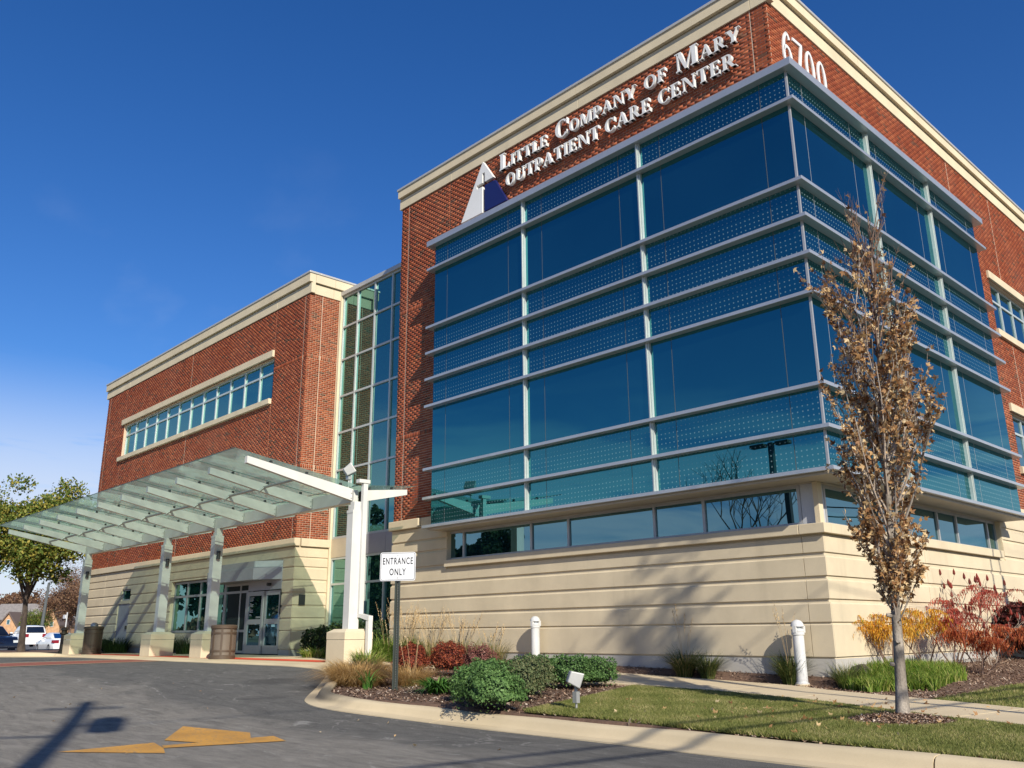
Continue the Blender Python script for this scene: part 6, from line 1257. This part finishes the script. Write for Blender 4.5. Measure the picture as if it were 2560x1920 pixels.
# ------------------------------------------------------------------ cars
def car(x, y, z, yaw, paint, label, kind='sedan', group='cars in the parking lot'):
    t = thing('parked_car', (x, y, z), label, 'car', group, 0.0)
    ca_, sa_ = math.cos(yaw), math.sin(yaw)
    def m(u, v, w): return (x + u * ca_ - v * sa_, y + u * sa_ + v * ca_, z + w)
    S_ = dict(sedan=(4.6, 1.80, 1.45, 0.92, [(-2.3, .50), (-2.28, .88), (-1.75, 1.0), (-1.0, 1.02), (0.9, 0.98), (1.9, 0.82), (2.28, .62), (2.3, .35)], [(-1.85, 1.0), (-1.0, 1.42), (-0.1, 1.46), (0.45, 1.36), (1.15, .97)]),
              suv=(4.7, 1.86, 1.72, 1.05, [(-2.32, .50), (-2.34, 1.05), (-1.95, 1.08), (1.0, 1.06), (2.0, 0.96), (2.3, .72), (2.34, .38)], [(-2.25, 1.05), (-1.9, 1.66), (-0.6, 1.74), (0.35, 1.64), (1.15, 1.06)]))[kind]
    L, Wd, H, belt, low_, gh = S_
    def loft(prof, zb, wtop, wbot, name, mat, par, bev=0.04):
        secs = []
        for (u, w) in prof: secs.append((u, w))
        vs = []; n = len(secs)
        for (u, w) in secs:
            e = 0.90 if abs(u) > L / 2 - 0.1 else 1.0
            for v, ww in ((-wbot * e, zb), (-wbot * e, zb + (w - zb) * 0.55), (-wtop * e, w), (wtop * e, w), (wbot * e, zb + (w - zb) * 0.55), (wbot * e, zb)): vs.append(m(u, v, ww))
        fs = [(i * 6 + k, (i + 1) * 6 + k, (i + 1) * 6 + (k + 1) % 6, i * 6 + (k + 1) % 6) for i in range(n - 1) for k in range(6)] + [tuple(range(6)), tuple(range(6 * n - 1, 6 * n - 7, -1))]
        mb = MB(); mb.add(vs, fs); return obj(name, mb, mat, par, smooth=True, bevel=bev)
    body = loft(low_, 0.24, Wd / 2 * 0.93, Wd / 2, 'body', paint, t)
    loft(gh, belt - 0.02, Wd / 2 * 0.70, Wd / 2 * 0.88, 'cabin', paint, t)
    g = [(u * (0.955 if u < 0 else 0.95), w * 0.97) for u, w in gh]
    mb = MB()      # side glass, rear and front screens as slightly proud panels
    for s in (-1, 1):
        a = [(gh[0][0] + 0.30, belt + 0.03), (gh[1][0] + 0.10, gh[1][1] - 0.12), (gh[2][0], gh[2][1] - 0.10), (gh[3][0] - 0.05, gh[3][1] - 0.10), (gh[4][0] - 0.22, belt + 0.03)]
        def wv(w): return Wd / 2 * (0.88 - 0.18 * ((w - belt) / (H - belt))) + 0.012
        mb.add([m(u, s * wv(w), w) for u, w in a], [tuple(range(5))])
    for (u0, w0), (u1, w1), e in ((gh[0], gh[1], -0.02), (gh[4], gh[3], 0.02)):
        p = [(u0 + (u1 - u0) * f + e, w0 + (w1 - w0) * f + 0.012) for f in (0.12, 0.9)]
        mb.add([m(p[0][0], -Wd * .37, p[0][1]), m(p[0][0], Wd * .37, p[0][1]), m(p[1][0], Wd * .33, p[1][1]), m(p[1][0], -Wd * .33, p[1][1])], [(0, 1, 2, 3)])
    obj('window', mb, 'car_glass', t)
    for u in (-L * 0.30, L * 0.31):
        for s in (-1, 1):
            mb = MB(); mb.tube([m(u, s * (Wd / 2 - 0.19), 0.33), m(u, s * (Wd / 2 + 0.012), 0.33)], 0.33, 18); w_ = obj('wheel', mb, 'rubber', t)
            mb = MB(); mb.tube([m(u, s * (Wd / 2 + 0.005), 0.33), m(u, s * (Wd / 2 + 0.022), 0.33)], 0.20, 12); obj('rim', mb, 'wheel_rim', w_)
    for s in (-1, 1):
        mb = MB(); lo_, hi_ = (0.72, 0.93) if kind == 'sedan' else (0.80, 1.05)
        vs = [m(-L / 2 - 0.012, s * Wd * 0.27, lo_), m(-L / 2 - 0.012, s * Wd * 0.46, lo_), m(-L / 2 + 0.30, s * (Wd * .5 + .012), lo_ + .03), m(-L / 2 + 0.26, s * (Wd * .5 + .005), hi_), m(-L / 2 + 0.02, s * Wd * 0.45, hi_), m(-L / 2 - 0.005, s * Wd * 0.27, hi_)]
        mb.add(vs, [(0, 1, 4, 5), (1, 2, 3, 4)]); obj('tail_light', mb, 'tail_red', t)
        mb = MB(); mb.box(0, 0, 0, 0, 0, 0); mb = MB(); mb.prism([(L / 2 - 0.30, .66), (L / 2 - .02, .60), (L / 2 - .04, .74), (L / 2 - .34, .82)], lambda u, w: m(u, s * (Wd / 2 - .10), w), lambda u, w: m(u, s * (Wd / 2 - .45), w)); obj('headlight', mb, 'lens_glass', t)
        mb = MB(); mb.prism([(0.75, belt + 0.02), (0.92, belt + 0.02), (0.90, belt + .14), (0.77, belt + .14)], lambda u, w: m(u, s * (Wd / 2 - .03), w), lambda u, w: m(u, s * (Wd / 2 + .15), w)); obj('wing_mirror', mb, paint, t)
    return t
SED, CRO, WHC, DKC, VAN = (-64.75, 7.46), (-55.66, 6.97), (-75.0, 8.2), (-83.6, 11.2), (-59.6, 1.7)
rz = math.atan2(0.73, 0.69)          # image right in plan
car(*SED, -0.10, R(179), 'paint_white_car', 'white sedan seen from its rear corner, parked behind the maple', 'sedan')
car(*CRO, 0.02, R(195), 'paint_silver_car', 'silver-white crossover partly hidden by the leftmost canopy column', 'suv')
car(*VAN, 0.12, R(12), 'paint_navy_car', 'dark navy minivan at the left edge behind the maple trunk', 'suv')
car(*WHC, 0.25, R(180), 'paint_white_car', 'white crossover with red tail light between navy minivan and white sedan', 'suv')
car(*DKC, 0.35, rz + R(180 - 60), 'paint_black_car', 'small dark car seen between the white crossover and the white sedan', 'sedan')
car(-34.0, -9.2, 0.38, R(20), 'paint_white_car', 'white crossover coming up the drive left of the frame, mirrored in the entrance door', 'suv')

# ------------------------------------------------------------------ house across the lot
HS = thing('brick_house', (-199, 40, -0.3), 'tan brick house with grey shingle roof and steep gables beyond the parking lot', 'house')
hv = Vector((0.69, 0.73, 0)); hf = Vector((0.73, -0.69, 0))
def hm(u, d, w): p = Vector((-199, 40, -0.3)) + hv * u + hf * d; return (p.x, p.y, w - 0.3)
def hbox(mb, u0, u1, d0, d1, w0, w1):
    vs = [hm(*p) for p in ((u0, d0, w0), (u1, d0, w0), (u1, d1, w0), (u0, d1, w0), (u0, d0, w1), (u1, d0, w1), (u1, d1, w1), (u0, d1, w1))]; mb.add(vs, [(0, 3, 2, 1), (4, 5, 6, 7), (0, 1, 5, 4), (1, 2, 6, 5), (2, 3, 7, 6), (3, 0, 4, 7)])
def gable(u0, u1, d0, d1, w0, w1, mat, rmat=True):
    c = (u0 + u1) / 2; mb = MB(); mb.prism([(u0, 0), (u1, 0), (u1, w0), (c, w1), (u0, w0)], lambda u, w: hm(u, d0, w), lambda u, w: hm(u, d1, w)); wl = obj('wall', mb, mat, HS)
    mb = MB(); e = 0.25
    for (a, b) in (((u0 - e, w0 - e * 1.2), (c, w1)), ((c, w1), (u1 + e, w0 - e * 1.2))):
        mb.prism([a, b, (b[0], b[1] + 0.35), (a[0], a[1] + 0.35)], lambda u, w: hm(u, d0 + 0.4, w), lambda u, w: hm(u, d1, w))
    obj('roof', mb, 'house_trim' if rmat else 'roof_shingle', HS); return wl
mb = MB(); mb.prism([(-7.5, 3.2), (7.2, 3.2), (5.5, 8.1), (-6.0, 8.1)], lambda u, w: hm(u, 0.0 if w < 5 else -3.5, w), lambda u, w: hm(u, -9 if w < 5 else -5, w)); rf = obj('roof', mb, 'roof_shingle', HS)
mb = MB(); hbox(mb, -7.2, 6.9, -8.5, -0.2, 0, 3.3); obj('wall', mb, 'house_brick', HS)
g1 = gable(-3.2, 1.6, 2.0, -3, 2.6, 6.0, 'house_brick'); g2 = gable(-5.6, -1.6, 3.2, -2, 1.8, 4.4, 'house_cream'); g3 = gable(4.4, 9.2, 1.0, -6, 3.6, 8.2, 'house_brick')
for (u, w, d) in ((-0.8, 4.3, 2.05), (6.0, 3.8, 1.05), (7.6, 3.8, 1.05), (-3.6, 2.3, 3.25)):
    mb = MB(); hbox(mb, u - .35, u + .35, d, d + 0.06, w - .5, w + .5); f = obj('window', mb, 'bollard_white', HS); mb = MB(); hbox(mb, u - .26, u + .26, d + 0.065, d + 0.09, w - .4, w + .4); obj('pane', mb, 'window_glass', f)
mb = MB(); hbox(mb, 3.6, 4.6, -4, -3, 6.5, 9.3); obj('chimney', mb, 'house_brick', rf)
for u in (-3.2, 0.2):
    mb = MB(); hbox(mb, u, u + .5, -1.6, -1.0, 5.2, 6.0); obj('roof_vent', mb, 'house_trim', rf)
# plain pale building and hedge line across the street behind the camera, mirrored in the low glazing
t = thing('cream_building', (-45, -60, 0), 'low cream building across the street behind the camera, mirrored in the link glazing', 'building')
mb = MB(); mb.box(-75, -20, -70, -58, -0.3, 5.2); obj('wall', mb, 'house_cream', t); mb = MB(); mb.box(-75.4, -19.6, -70.4, -57.6, 5.2, 5.7); obj('roof', mb, 'house_trim', t)
for k in range(8):
    mb = MB(); mb.box(-72 + 6.5 * k, -69 + 6.5 * k, -57.99, -57.9, 1.2, 3.2); f = obj('window', mb, 'house_trim', t)
# far tree line closing the horizon
t = thing('far_woods', (-200, 100, 0), 'far line of bare autumn trees along the horizon', 'trees'); rng = np.random.RandomState(9); n = 26000; a = rng.uniform(R(95), R(215), n); rr = rng.uniform(330, 380, n); h = 9 + 5 * np.sin(a * 37) + 3 * np.sin(a * 91)
P_ = np.stack([rr * np.cos(a), rr * np.sin(a), rng.rand(n) ** 0.8 * h], 1); leaves('foliage', P_, 1.7, 'leaf_rust', t, 9, kind='stuff')
# last pass: far things have no loose ends
print('objects', len(bpy.data.objects), 'tris', sum(len(m.polygons) for m in bpy.data.meshes))
